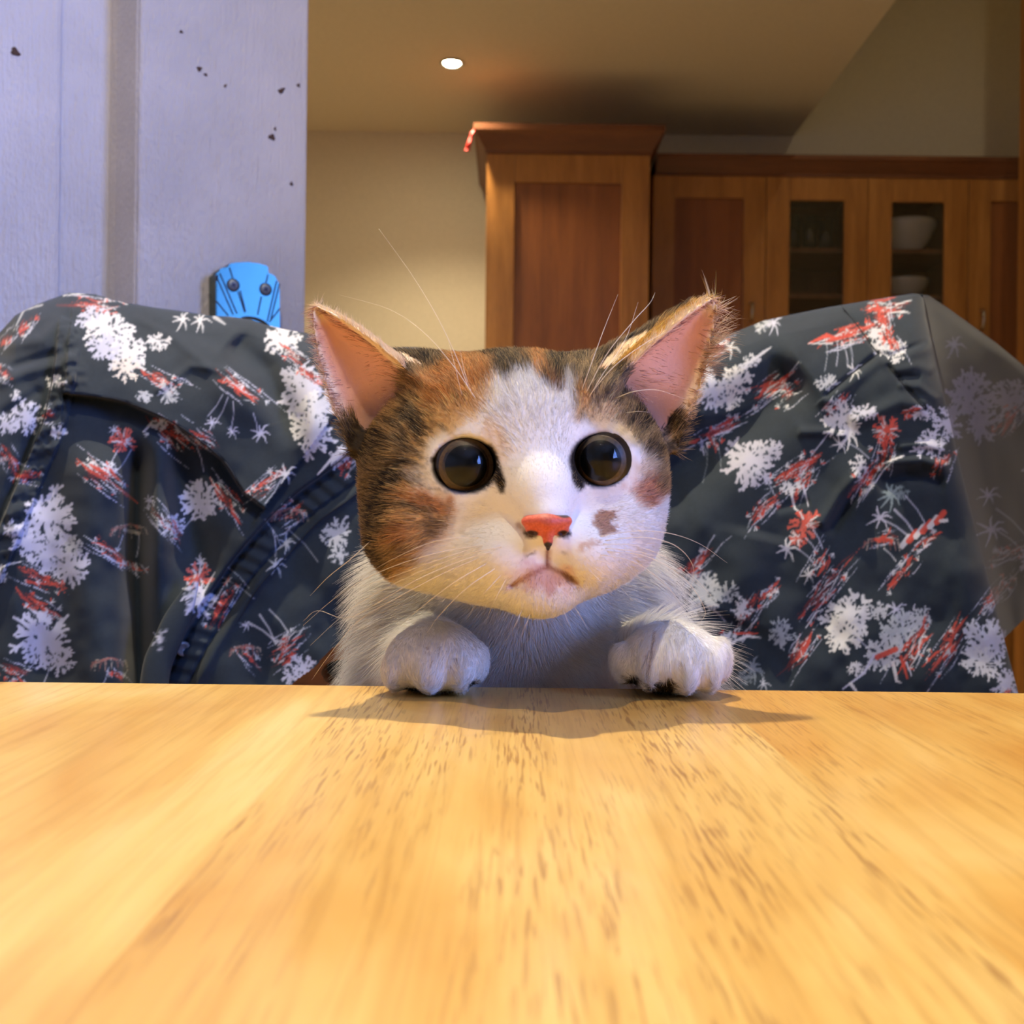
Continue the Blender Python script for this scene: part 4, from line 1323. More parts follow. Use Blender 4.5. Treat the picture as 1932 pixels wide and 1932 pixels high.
def build_sheet(name, umin, umax_fn, nu, rows_front, rows_back, ybot, cut=None):
    uu = np.linspace(0, 1, nu)
    vv = np.linspace(0, 1, rows_front)
    U, V = np.meshgrid(uu, vv)
    PX = umin + U * (1740 - umin)
    for _ in range(6):
        TOPY = np.interp(PX, tpx, tpy)
        PY = ybot + V * (TOPY - ybot)
        PX = umin + U * (umax_fn(PY) - umin)
    TOPY = np.interp(PX, tpx, tpy)
    W = 34.0
    q = np.clip((TOPY + W - PY) / W, 0, 1)
    arch = 0.013 * (1 - np.sqrt(np.clip(1 - q * q, 0, 1)))
    # the right edge turns back
    e = np.clip((PX - (umax_fn(PY) - 46)) / 46, 0, 1)
    edge = 0.020 * (1 - np.sqrt(np.clip(1 - e * e, 0, 1)))
    H = relief(PX, PY)
    D = sheet_depth(PX, PY) - H * (1 - q) * (1 - e * .6) + arch + edge
    cpx, cpy = PX.copy(), PY.copy()
    # over the crest and down behind
    vb = np.linspace(0, 1, rows_back + 1)[1:]
    Ub, Vb = np.meshgrid(uu, vb)
    TB = np.repeat(TOPY[-1:], rows_back, 0)
    PXB = np.repeat(PX[-1:], rows_back, 0)
    drop = Vb ** 1.4 * 760  # lengthened so its dark cloth stands in for shade in the hand hole
    PYB = TB + drop
    qb = np.clip((W - drop) / W, 0, 1)
    DB = sheet_depth(PXB, TB) + 0.026 - 0.013 * (1 - np.sqrt(np.clip(1 - qb * qb, 0, 1))) + 0.012 * Vb
    PXa = np.vstack([PX, PXB]); PYa = np.vstack([PY, PYB]); Da = np.vstack([D, DB])
    CPX = np.vstack([cpx, PXB]); CPY = np.vstack([cpy, np.clip(TB + drop, 500, 1400)])
    dx, dy = PXa - 966.0, PYa - 966.0
    sx = dx * CR + dy * SR
    sy = -dx * SR + dy * CR
    vx = np.stack([sx / F_PX * Da, Da, CAM_Z - sy / F_PX * Da], -1).reshape(-1, 3)
    nr = PXa.shape[0]
    idx = np.arange(nr * nu).reshape(nr, nu)
    q4 = np.stack([idx[:-1, :-1], idx[:-1, 1:], idx[1:, 1:], idx[1:, :-1]], -1).reshape(-1, 4)
    if cut is not None:
        cx_ = (PXa[:-1, :-1] + PXa[1:, 1:]).ravel() / 2; cy_ = (PYa[:-1, :-1] + PYa[1:, 1:]).ravel() / 2
        front = (np.arange(nr - 1)[:, None] < rows_front - 1) & np.ones((1, nu - 1), bool)
        keep = ~(cut(cx_, cy_) & front.ravel())
        q4 = q4[keep]
    o = np_obj(name, vx, q4, shirt_mat, shirt)
    color_attr(o.data, 'print', print_at(CPX.ravel(), CPY.ravel()))
    return o


def hem_cut(x, y):
    # the cloth ends along a slanting hem left of the kitten's chest
    hem = np.interp(y, [1150, 1175, 1200, 1230, 1260, 1288, 1330, 1440], [705, 680, 655, 622, 588, 556, 520, 440]) + 3 * np.sin(y / 9.0)
    other = np.interp(y, [1150, 1200, 1290, 1440], [706, 800, 905, 1010]) + 2 * np.sin(y / 7.0)
    return (x > hem) & (x < other) & (y > 1150)


build_sheet('front', -190.0, lambda y: np.interp(y, rpy, rpx), 860, 350, 60, 1440.0, hem_cut)

# the part hanging back past the chair's right edge
nu, nv = 110, 260
U, V = np.meshgrid(np.linspace(0, 1, nu), np.linspace(0, 1, nv))
tps = np.array([(1738, 556), (1752, 557), (1790, 582), (1830, 611), (1880, 647), (1932, 690), (2000, 740), (2060, 800)], float).T
bts = np.array([(1738, 1420), (1860, 1290), (1884, 1216), (1893, 1205), (1932, 1168), (1990, 1110), (2060, 1050)], float).T
PXs = 1738 + U * (2055 - 1738)
for _ in range(5):
    T_ = np.interp(PXs, *tps); B_ = np.interp(PXs, *bts)
    PYs = B_ + V * (T_ - B_)
    le = np.interp(PYs, rpy, rpx) - 6
    PXs = le + U * (2055 - le)
T_ = np.interp(PXs, *tps)
q = np.clip((T_ + 26 - PYs) / 26, 0, 1)
Ds = sheet_depth(le, PYs) + 0.020 + 0.32 * U ** 0.9 + 0.03 * (1 - V) * sstep(0, .2, U) + 0.016 * (1 - np.sqrt(np.clip(1 - q * q, 0, 1))) + (vnoise2(U * 7, V * 5, 41) - .5) * 0.018 + 0.006 * np.sin(U * 9 + V * 2.5) * sstep(0, .15, U)
# crest falls away behind
drop = np.linspace(0, 1, 22)[1:][:, None] ** 1.5 * 120
PXb = np.repeat(PXs[-1:], 21, 0); PYb = T_[-1:] + drop
qb = np.clip((26 - drop) / 26, 0, 1)
Db = Ds[-1:] + 0.016 * np.sqrt(np.clip(1 - qb * qb, 0, 1)) + 0 * PXb
PXa = np.vstack([PXs, PXb]); PYa = np.vstack([PYs, PYb]); Da = np.vstack([Ds, Db])
dx, dy = PXa - 966.0, PYa - 966.0
vx = np.stack([(dx * CR + dy * SR) / F_PX * Da, Da, CAM_Z - (-dx * SR + dy * CR) / F_PX * Da], -1).reshape(-1, 3)
nr = PXa.shape[0]
idx = np.arange(nr * nu).reshape(nr, nu)
o = np_obj('back', vx, np.stack([idx[:-1, :-1], idx[:-1, 1:], idx[1:, 1:], idx[1:, :-1]], -1).reshape(-1, 4), shirt_mat, shirt)
# wrong side of the cloth: print muted, panel's shade put into its colour
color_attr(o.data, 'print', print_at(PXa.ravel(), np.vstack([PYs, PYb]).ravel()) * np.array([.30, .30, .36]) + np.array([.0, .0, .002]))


def cloth_pt(px, py, out=0.0):
    a = np.array([[px]], dtype=np.float32); b_ = np.array([[py]], dtype=np.float32)
    return P(px, py, float(sheet_depth(px, py) - relief(a, b_)[0, 0] - out))


# rolled cuff hanging low in the left half, with its dark open end
spine = [(372, 1085), (352, 1130), (335, 1165), (318, 1205), (300, 1245), (292, 1285), (288, 1330)]
wid = [6, 16, 22, 25, 27, 28, 28]
cc = catmull([(x, y, w) for (x, y), w in zip(spine, wid)], 60)
SEG = 28
verts, cols = [], []
for i, (x, y, w) in enumerate(cc):
    d0 = sheet_depth(x, y) - 0.009 - 0.004 * i / 59
    for k in range(SEG):
        a = 2 * math.pi * k / SEG - 0.9
        rr = w * (1 + 0.06 * math.sin(2 * a + i * .1))
        px_, py_ = x + rr * math.cos(a), y + rr * 0.30 * math.cos(a)
        dd = d0 - rr / F_PX * 0.55 * 0.62 * math.sin(a)
        verts.append(P(px_, py_, dd)); cols.append((px_, py_))
idx = np.arange(60 * SEG).reshape(60, SEG)
idn = np.roll(idx, -1, 1)
o = np_obj('cuff', np.array(verts), np.stack([idx[:-1], idn[:-1], idn[1:], idx[1:]], -1).reshape(-1, 4), shirt_mat, shirt)
ca = np.array(cols)
color_attr(o.data, 'print', print_at(ca[:, 0], ca[:, 1]))

# seams: stitched ridges laid along the cloth
seam_mat = simple_mat('seam_thread', srgb(30, 35, 42), 0.9, vary=0.25, bump_scale=1500)
for pts in ([(122, 741), (180, 747), (240, 759), (330, 799), (420, 867), (456, 925)], [(666, 850), (615, 889), (560, 929), (500, 984), (440, 1054), (395, 1119)],
            [(700, 912), (655, 945), (600, 985), (545, 1045), (490, 1105), (450, 1170)], [(1588, 577), (1622, 621), (1656, 668)], [(1560, 745), (1608, 705), (1656, 668)], [(1676, 690), (1712, 735), (1746, 773)],
            [(108, 645), (98, 720), (80, 800), (45, 880), (2, 985)]):
    cc = catmull([(x, y, 0) for x, y in pts], 46)
    bm = bmesh.new()
    tube(bm, [cloth_pt(x, y, 0.0001) for x, y, _ in cc], [0.0001 + 0.00032 * min(1, i / 4, (45 - i) / 4) for i in range(46)], 6)
    bm_obj('seam', bm, seam_mat, shirt, True)

# button at the placket
bm = bmesh.new()
c = cloth_pt(346, 1224, 0.0015)
lathe(bm, [(0.0, 0.0), (0.0016, 0.0), (0.0019, -0.0004), (0.0036, -0.0007), (0.0040, 0.0), (0.0038, 0.0008), (0.0, 0.0008)], (0, 0, 0), 24, 'Y')
bm.transform(Matrix.Translation(c) @ Matrix.Rotation(0.7, 4, 'Z'))
button_mat = simple_mat('grey_button', srgb(96, 100, 108), 0.3, vary=0.15, bump_scale=600)
bm_obj('button', bm, button_mat, shirt, True)

# ================================================================== THE KITTEN
# worked in centimetres relative to the lens: x right, y away, z up; the table top is at z = -5.2
def C3(px, py, d):
    v = P(px, py, d / 100.0)
    return np.array([v.x * 100, v.y * 100, (v.z - CAM_Z) * 100])


def axis_pts(parts):
    out = []
    for a, b_, s in parts:
        n = max(1, int(round((b_ - a) / s)))
        out.append(np.linspace(a, b_, n, endpoint=False))
    out.append(np.array([parts[-1][1]]))
    return np.concatenate(out).astype(np.float32)


SCL = 1.0          # scale about the lens, in position and size, of the part being modelled
HS = 0.91          # scales head positions and radii about the lens, bringing the head nearer and smaller
AX = axis_pts([(-8.0, 8.6, 0.08)])
AY = axis_pts([(24.4, 35.6, 0.08), (35.6, 49.0, 0.20)])
AZ = axis_pts([(-34.9, -7.0, 0.30), (-7.0, 8.4, 0.08)])
FLD = np.full((len(AX), len(AY), len(AZ)), 9.0, dtype=np.float32)


def box_slices(lo, hi):
    s = []
    for ax, l, h in zip((AX, AY, AZ), lo, hi):
        i0 = max(0, np.searchsorted(ax, l) - 1); i1 = min(len(ax), np.searchsorted(ax, h) + 1)
        if i1 - i0 < 2: return None, None
        s.append(slice(i0, i1))
    g = np.ix_(AX[s[0]], AY[s[1]], AZ[s[2]])
    return tuple(s), g


def smin(a, b_, k):
    h = np.clip(0.5 + 0.5 * (b_ - a) / k, 0, 1)
    return b_ * (1 - h) + a * h - k * h * (1 - h)


def rotm(rx=0, ry=0, rz=0):
    return np.array(Matrix.Rotation(rz, 3, 'Z') @ Matrix.Rotation(ry, 3, 'Y') @ Matrix.Rotation(rx, 3, 'X'))


def blend(sl, d, k, sub=False):
    cur = FLD[sl]
    FLD[sl] = -smin(-cur, d, k) if sub else smin(cur, d, k)


def ell(c, r, k=0.6, rot=None, sub=False):
    c = np.asarray(c, float) * SCL; r = np.asarray(r, float) * SCL; k *= SCL
    m = max(r) + k * 1.6 + 0.4
    sl, g = box_slices(c - m, c + m)
    if sl is None: return
    X, Y, Z = g[0] - c[0], g[1] - c[1], g[2] - c[2]
    if rot is not None:
        R = rot.T
        X, Y, Z = R[0, 0] * X + R[0, 1] * Y + R[0, 2] * Z, R[1, 0] * X + R[1, 1] * Y + R[1, 2] * Z, R[2, 0] * X + R[2, 1] * Y + R[2, 2] * Z
    k0 = np.sqrt((X / r[0]) ** 2 + (Y / r[1]) ** 2 + (Z / r[2]) ** 2)
    k1 = np.sqrt((X / r[0] ** 2) ** 2 + (Y / r[1] ** 2) ** 2 + (Z / r[2] ** 2) ** 2) + 1e-6
    d = (k0 * (k0 - 1) / k1).astype(np.float32)
    d = np.broadcast_to(d, FLD[sl].shape)
    blend(sl, d if not sub else d, k, sub)


def cap(a, b_, ra, rb, k=0.6, sub=False):
    a = np.asarray(a, float) * SCL; b_ = np.asarray(b_, float) * SCL; ra *= SCL; rb *= SCL; k *= SCL
    m = max(ra, rb) + k * 1.6 + 0.4
    sl, g = box_slices(np.minimum(a, b_) - m, np.maximum(a, b_) + m)
    if sl is None: return
    X, Y, Z = g[0] - a[0], g[1] - a[1], g[2] - a[2]
    v = b_ - a
    t = np.clip((X * v[0] + Y * v[1] + Z * v[2]) / (v @ v), 0, 1)
    d = (np.sqrt((X - t * v[0]) ** 2 + (Y - t * v[1]) ** 2 + (Z - t * v[2]) ** 2) - (ra + (rb - ra) * t)).astype(np.float32)
    blend(sl, d, k, sub)


# --- torso standing upright on the chair seat behind the table edge
ell((0.30, 37.2, -6.5), (4.5, 4.2, 6.0), 0.5)
ell((0.25, 39.2, -14.0), (4.6, 4.6, 8.0), 1.5)
ell((0.20, 40.8, -23.0), (5.0, 5.2, 7.5), 1.5)
for s in (-1, 1):
    ell((0.2 + s * 3.6, 39.5, -27.0), (2.2, 3.6, 4.2), 1.2)           # thigh
    cap((0.2 + s * 4.0, 41.0, -29.5), (0.2 + s * 4.0, 42.6, -33.0), 1.1, 0.9, 0.6)   # hock
    cap((0.2 + s * 4.0, 42.4, -33.65), (0.2 + s * 4.0, 37.6, -33.65), 0.9, 0.92, 0.4)  # hind foot
tail = catmull([(0.2, 45.0, -28.0), (2.0, 47.0, -31.5), (5.0, 47.2, -33.4), (7.2, 44.5, -33.7)], 12)
for a, b_ in zip(tail[:-1], tail[1:]):
    cap(a, b_, 0.85, 0.8, 0.4)
# shoulders and neck
ell((-2.5, 36.0, -6.0), (2.6, 2.8, 3.2), 1.0)
ell((3.3, 36.0, -6.0), (2.6, 2.8, 3.2), 1.0)
cap((0.3, 36.8, -4.2), (0.2, 33.4, 0.2), 3.4, 2.6, 0.8)
ell((-2.95, 36.2, -3.3), (1.8, 2.4, 2.6), 0.8)
ell((3.45, 36.2, -3.3), (1.75, 2.4, 2.6), 0.8)
# --- head
SCL = HS
ell((0.10, 34.0, 1.15), (4.20, 4.4, 3.75), 1.0)
ell((0.10, 33.4, 2.9), (3.6, 3.2, 2.0), 0.8)                            # flat crown between the ears
ell((-2.72, 32.2, -0.55), (1.75, 2.1, 1.75), 1.0)                       # cheeks
ell((2.98, 32.4, -0.40), (1.55, 2.1, 1.65), 1.0)
ell((-2.95, 33.3, 1.25), (1.75, 2.4, 2.1), 1.0)                        # temples
ell((3.05, 33.4, 1.25), (1.70, 2.4, 2.1), 1.0)
ell((0.35, 31.9, -1.62), (2.75, 2.2, 1.25), 0.9)                         # jaw
ell((0.35, 31.6, 2.45), (2.5, 1.5, 1.7), 0.9)                            # forehead
# bridge of the nose
cap(C3(1008, 815, 31.2), C3(1022, 930, 29.75), 1.05, 0.80, 0.7)
cap(C3(1022, 925, 29.75), C3(1033, 975, 29.15), 0.80, 0.62, 0.5)
# whisker pads and chin
ell(C3(956, 1046, 30.45), (1.20, 1.25, 0.93), 0.5)
ell(C3(1104, 1042, 30.45), (1.16, 1.25, 0.93), 0.5)
ell(C3(1034, 1012, 30.25), (0.75, 1.0, 0.6), 0.4)
ell(C3(1018, 1112, 30.75), (1.05, 1.1, 0.78), 0.6)
# eyes: brow and cheek around the eyeball, then the opening
EYE = [dict(c=C3(880, 880, 31.15), r=1.06, ap=(0.84, 0.705)), dict(c=C3(1131, 870, 31.30), r=1.04, ap=(0.755, 0.695))]
for e in EYE:
    ell(e['c'], (1.22, 1.16, 1.18), 0.4)

# mouth line and philtrum
cap(C3(1033, 1036, 29.05), C3(1032, 1066, 29.25), 0.05, 0.06, 0.18, True)
mo = [C3(1032, 1066, 29.2), C3(1000, 1082, 29.35), C3(965, 1104, 29.8)]
for a, b_ in zip(mo[:-1], mo[1:]): cap(a, b_, 0.05, 0.05, 0.22, True)
mo = [C3(1032, 1066, 29.2), C3(1060, 1080, 29.35), C3(1086, 1098, 29.8)]
for a, b_ in zip(mo[:-1], mo[1:]): cap(a, b_, 0.05, 0.05, 0.22, True)


# --- ears: cupped triangular shells
def ear(T, I, O, open_dir, cup, thick, root, k=0.35):
    T, I, O = (np.asarray(p) * SCL for p in (T, I, O)); cup *= SCL; root *= SCL
    base = (I + O) / 2
    n = np.cross(I - T, O - T); n /= np.linalg.norm(n)
    if n @ open_dir < 0: n = -n
    ax_ = T - base; L = np.linalg.norm(ax_); ax_ = ax_ / L
    sd_ = np.cross(n, ax_)                   # sideways in the plane
    if sd_ @ (O - I) < 0: sd_ = -sd_
    lo = np.minimum(np.minimum(T, I), O) - 1.6; hi = np.maximum(np.maximum(T, I), O) + 1.6
    sl, g = box_slices(lo, hi)
    X, Y, Z = g[0] - base[0], g[1] - base[1], g[2] - base[2]
    u = X * ax_[0] + Y * ax_[1] + Z * ax_[2]
    v = X * sd_[0] + Y * sd_[1] + Z * sd_[2]
    w = X * n[0] + Y * n[1] + Z * n[2]
    vI, vO, uI, uO = (I - base) @ sd_, (O - base) @ sd_, (I - base) @ ax_, (O - base) @ ax_
    s = np.clip(u / L, -0.4, 1.1)
    # outline: edges bow outwards a little below the tip
    bow = 0.16 * L * np.clip(s, 0, 1) * (1 - np.clip(s, 0, 1))
    tp = np.clip(1 - s, 0, 2) ** 0.80
    left = vI * tp - bow * 0.7
    right = vO * tp + bow * 0.7
    mid = (left + right) / 2; half = np.maximum((right - left) / 2, 0.02)
    q = np.clip((v - mid) / half, -1.3, 1.3)
    depth = cup * np.clip(1.05 - s, 0, 1.1) ** 0.8 * (1 - q * q)
    ws = w + depth                            # the middle lies behind the rim
    edge = np.maximum(np.maximum(left - v, v - right), np.maximum(u - L * 1.0, -root - u))
    sl_ = np.sqrt(1 + (2 * cup * np.abs(q) / np.maximum(half, .5)) ** 2)
    d = np.maximum(np.abs(ws) / np.minimum(sl_, 2.2) - thick * (1.0 + 0.6 * np.clip(0.35 - s, 0, 1)), edge * 0.85)
    blend(sl, d.astype(np.float32), k)
    return dict(base=base, n=n, ax=ax_, sd=sd_, L=L, vI=vI, vO=vO, cup=cup)


EARS = [ear(C3(594, 576, 32.7), C3(785, 706, 31.9), C3(655, 822, 32.6), np.array([-.2, -1, 0.1]), 1.05, 0.13, 0.6, 0.55),
        ear(C3(1345, 560, 33.0), C3(1160, 708, 31.7), C3(1282, 818, 33.4), np.array([.8, -.7, -0.1]), 1.2, 0.13, 0.6, 0.55)]
# dark backs of the ears swell into the skull
ell(C3(785, 712, 34.0), (1.7, 1.2, 0.80), 0.9)
ell(C3(1160, 712, 34.0), (1.7, 1.2, 0.80), 0.9)

cap(C3(1178, 690, 33.4), C3(1296, 590, 33.6), 0.72, 0.22, 0.4)          # furred back of the right ear behind its front edge
SCL = 1.0
# --- fore paws on the table
PAWS = []
for (px, fx) in ((822, 1), (1268, -1)):
    c = C3(px, 1243, 30.6)
    left = fx > 0
    w = 1.0 if left else 1.06
    sh = np.array([-3.0, 36.0, -5.2]) if left else np.array([3.7, 36.0, -5.2])
    cap(c + np.array([0, 0.5, -0.05]), sh, 0.98, 1.5, 0.7)
    ell(c, (1.40 * w, 1.35, 0.98), 0.5)
    if left:
        toes = [((752, 1262), 30.15, .46, .62, .60), ((812, 1264), 29.75, .52, .66, .66), ((868, 1263), 29.85, .43, .62, .66), ((893, 1248), 30.35, .42, .66, .62)]
    else:
        toes = [((1180, 1250), 30.5, .42, .6, .60), ((1228, 1262), 30.0, .46, .62, .64), ((1292, 1266), 29.8, .46, .66, .66), ((1334, 1262), 29.95, .44, .62, .66), ((1352, 1244), 30.4, .40, .66, .66)]
    for (tx, ty), td, a, b_, cc_ in toes:
        tc_ = C3(tx, ty, td)
        tc_[2] = max(tc_[2], -5.13 + cc_ * 0.93)
        ell(tc_, (a, b_, cc_), 0.14)
        PAWS.append(tc_)
# eye openings last
SCL = HS
for e in EYE:
    ap = e['ap']
    c = e['c'] + np.array([0, -1.6, 0.02])
    ell(c, (ap[0] * 1.10, 2.6, ap[1] * 1.10), 0.10, None, True)
    ell(e['c'], (1.02, 1.02, 1.02), 0.06, None, True)
SCL = 1.0
for e in EYE:
    e['c'] = (e['c'] + np.array([0, -0.26, 0])) * HS; e['r'] *= HS; e['ap'] = tuple(a * HS for a in e['ap'])
# nothing sinks into the table top, and the body stays clear of its edge
sl, g = box_slices((-9, 26, -7.6), (9, 31.9, -4.9))
if sl is not None:
    FLD[sl] = np.maximum(FLD[sl], np.where(g[1] < 31.75, -5.14 - g[2], -9).astype(np.float32))


def surface_nets(Fv, ax):
    ins = Fv < 0
    nx, ny, nz = Fv.shape
    c = ins[:-1, :-1, :-1].astype(np.uint8)
    tot = np.zeros((nx - 1, ny - 1, nz - 1), dtype=np.uint8)
    for i in (0, 1):
        for j in (0, 1):
            for k in (0, 1):
                tot += ins[i:nx - 1 + i, j:ny - 1 + j, k:nz - 1 + k]
    act = (tot > 0) & (tot < 8)
    cells = np.argwhere(act)
    vid = np.full(act.shape, -1, dtype=np.int32)
    vid[act] = np.arange(len(cells))
    acc = np.zeros((len(cells), 3)); cnt = np.zeros(len(cells))
    corner = [(i, j, k) for i in (0, 1) for j in (0, 1) for k in (0, 1)]
    for a in corner:
        for d in range(3):
            if a[d] == 1: continue
            b_ = list(a); b_[d] = 1
            ia = cells + np.array(a); ib = cells + np.array(b_)
            fa = Fv[ia[:, 0], ia[:, 1], ia[:, 2]]; fb = Fv[ib[:, 0], ib[:, 1], ib[:, 2]]
            m = (fa < 0) != (fb < 0)
            t = np.where(m, fa / np.where(m, fa - fb, 1), 0)
            for e in range(3):
                pa = ax[e][ia[:, e]]; pb = ax[e][ib[:, e]]
                acc[:, e] += np.where(m, pa + (pb - pa) * t, 0)
            cnt += m
    verts = acc / cnt[:, None]
    faces = []
    for d in range(3):
        lo = [slice(None)] * 3; hi = [slice(None)] * 3
        lo[d] = slice(0, -1); hi[d] = slice(1, None)
        cr = ins[tuple(lo)] != ins[tuple(hi)]
        e1, e2 = (d + 1) % 3, (d + 2) % 3
        idx = np.argwhere(cr)
        idx = idx[(idx[:, e1] > 0) & (idx[:, e2] > 0) & (idx[:, e1] < Fv.shape[e1] - 1) & (idx[:, e2] < Fv.shape[e2] - 1)]
        q = []
        for (o1, o2) in ((-1, -1), (0, -1), (0, 0), (-1, 0)):
            k = idx.copy(); k[:, e1] += o1; k[:, e2] += o2
            q.append(vid[k[:, 0], k[:, 1], k[:, 2]])
        q = np.stack(q, -1)
        flip = ~ins[idx[:, 0], idx[:, 1], idx[:, 2]]
        q[flip] = q[flip][:, ::-1]
        faces.append(q)
    return verts, np.concatenate(faces)


V, Q = surface_nets(FLD, (AX, AY, AZ))
del FLD


def mesh_normals(V, Q):
    a, b_, c, d = (V[Q[:, i]] for i in range(4))
    fn = np.cross(c - a, d - b_)
    N = np.zeros_like(V)
    for i in range(4):
        np.add.at(N, Q[:, i], fn)
    return N / (np.linalg.norm(N, axis=1, keepdims=True) + 1e-9), fn


# two light smoothing passes keep the voxel steps out of the skin
for _ in range(2):
    S = np.zeros_like(V); n_ = np.zeros(len(V))
    for i in range(4):
        j = (i + 1) % 4
        np.add.at(S, Q[:, i], V[Q[:, j]]); np.add.at(S, Q[:, j], V[Q[:, i]])
        np.add.at(n_, Q[:, i], 1); np.add.at(n_, Q[:, j], 1)
    V = V * 0.5 + 0.5 * S / n_[:, None]
NRM, FN = mesh_normals(V, Q)


def to_px(p):
    """where a point of the kitten shows in the picture frame"""
    sx = p[:, 0] / p[:, 1] * F_PX
    sy = -p[:, 2] / p[:, 1] * F_PX
    return 966 + sx * CR - sy * SR, 966 + sx * SR + sy * CR


# ------------------------------------------------------------------ coat pattern: a calico map seen from the front of the head
MX0, MY0, MW, MH = 540, 500, 900, 860
my, mx = np.mgrid[0:MH, 0:MW].astype(np.float32)
mx += MX0; my += MY0
wx = mx + (vnoise2(mx / 17, my / 17, 51) - .5) * 22 + (vnoise2(mx / 6, my / 6, 52) - .5) * 9
wy = my + (vnoise2(mx / 17, my / 17, 53) - .5) * 22 + (vnoise2(mx / 6, my / 6, 54) - .5) * 9


def blur(a, r):
    if r < 1: return a
    for ax_ in (0, 1):
        for _ in range(2):
            p = np.pad(a, [(r + 1, r) if i == ax_ else (0, 0) for i in (0, 1)], mode='edge').cumsum(axis=ax_)
            n = a.shape[ax_]
            a = (np.take(p, np.arange(2 * r + 1, 2 * r + 1 + n), axis=ax_) - np.take(p, np.arange(0, n), axis=ax_)) / (2 * r + 1)
    return a


def poly(pts, soft=8, warp=True):
    X, Y = (wx, wy) if warp else (mx, my)
    ins = np.zeros(X.shape, dtype=bool)
    n = len(pts)
    for i in range(n):
        (x0, y0), (x1, y1) = pts[i], pts[(i + 1) % n]
        c = (y0 > Y) != (y1 > Y)
        ins ^= c & (X < (x1 - x0) * (Y - y0) / ((y1 - y0) if y1 != y0 else 1e-6) + x0)
    return blur(ins.astype(np.float32), soft)


def blob(x, y, rx, ry, deg=0.0, soft=0.35, warp=True):
    X, Y = (wx, wy) if warp else (mx, my)
    a = math.radians(deg)
    u = (X - x) * math.cos(a) + (Y - y) * math.sin(a)
    v = -(X - x) * math.sin(a) + (Y - y) * math.cos(a)
    return sstep(1 + soft, 1 - soft, np.sqrt((u / rx) ** 2 + (v / ry) ** 2))


def line(pts, w, soft=4, warp=True):
    X, Y = (wx, wy) if warp else (mx, my)
    d, _ = curve_dist(X, Y, pts)
    return sstep(w + soft, max(0, w - soft), np.abs(d))


WHITE = np.array([246, 243, 236.]); TAB = np.array([158, 128, 84.]); TABD = np.array([66, 52, 36.]); BLACK = np.array([30, 25, 21.])
ORNG = np.array([208, 144, 76.]); ORND = np.array([174, 114, 66.]); CREAM = np.array([226, 190, 138.]); TAUPE = np.array([112, 92, 66.]); GOLD = np.array([186, 150, 92.])
coat = np.empty((MH, MW, 3), dtype=np.float32)
coat[:] = WHITE


def lay(mask, col, a=1.0):
    k = (np.clip(mask, 0, 1) * a)[..., None]
    coat[:] = coat * (1 - k) + np.asarray(col, np.float32) * k


# streaks run outwards from the nose
ang = np.arctan2(my - 960, mx - 1020)
rad = np.hypot(mx - 1020, my - 960)
streak = vnoise2(ang * 46, rad / 42, 61) * .6 + vnoise2(ang * 92, rad / 24, 62) * .4
# left side of the face and forehead
lm = poly([(600, 640), (760, 640), (905, 640), (945, 690), (915, 735), (880, 765), (858, 800), (800, 835), (812, 900), (850, 935), (845, 985), (800, 1030), (775, 1075), (745, 1100), (700, 1075), (640, 960), (620, 800)], 9)
lay(lm, GOLD)
lay(lm * sstep(.50, .62, streak), TABD, .60)
lay(lm * sstep(.58, .40, streak), CREAM, .35)
lay(poly([(780, 700), (850, 660), (925, 670), (935, 705), (900, 760), (850, 770), (800, 765)], 10), ORNG, .85)
lay(poly([(770, 690), (815, 695), (860, 670), (905, 690), (880, 720), (820, 735), (770, 725)], 8), ORND, .35)
lay(blob(870, 770, 60, 26, -28), CREAM, .7)
lay(poly([(640, 800), (700, 815), (735, 870), (725, 1000), (705, 1060), (660, 980), (640, 900)], 12), TAB * .72, .8)
lay(blob(690, 838, 44, 40, 20), BLACK, .75)
lay(line([(772, 770), (795, 812)], 9, 5), BLACK, .8); lay(line([(745, 800), (775, 850)], 10, 7), TABD, .7)
lay(line([(760, 878), (730, 905), (716, 960), (706, 1010)], 15, 6), BLACK, .88)
lay(blob(735, 905, 22, 15, -50), BLACK, .7)
lay(line([(700, 1000), (706, 1040), (735, 1072)], 12, 8), BLACK, .75)
lay(line([(690, 905), (684, 980)], 9, 7), TABD, .6)
lay(poly([(770, 925), (840, 945), (850, 985), (800, 1040), (770, 1080), (735, 1080), (735, 1020), (755, 960)], 12), CREAM * np.array([.96, .9, .80]), .75)
lay(blob(808, 942, 48, 17, 8), ORND, .85); lay(blob(775, 930, 30, 16, 0), ORNG, .5)
lay(line([(765, 945), (790, 962), (820, 966)], 5, 4), TABD, .8); lay(blob(818, 990, 24, 12, -10), TABD * 1.2, .55); lay(blob(755, 1005, 26, 20, 0), ORND, .6); lay(blob(760, 1040, 32, 18, 30), TABD * 1.2, .4)
lay(line([(790, 880), (812, 892)], 4, 4), TABD, .4)
lay(blob(800, 905, 24, 26), WHITE * .97, .5)
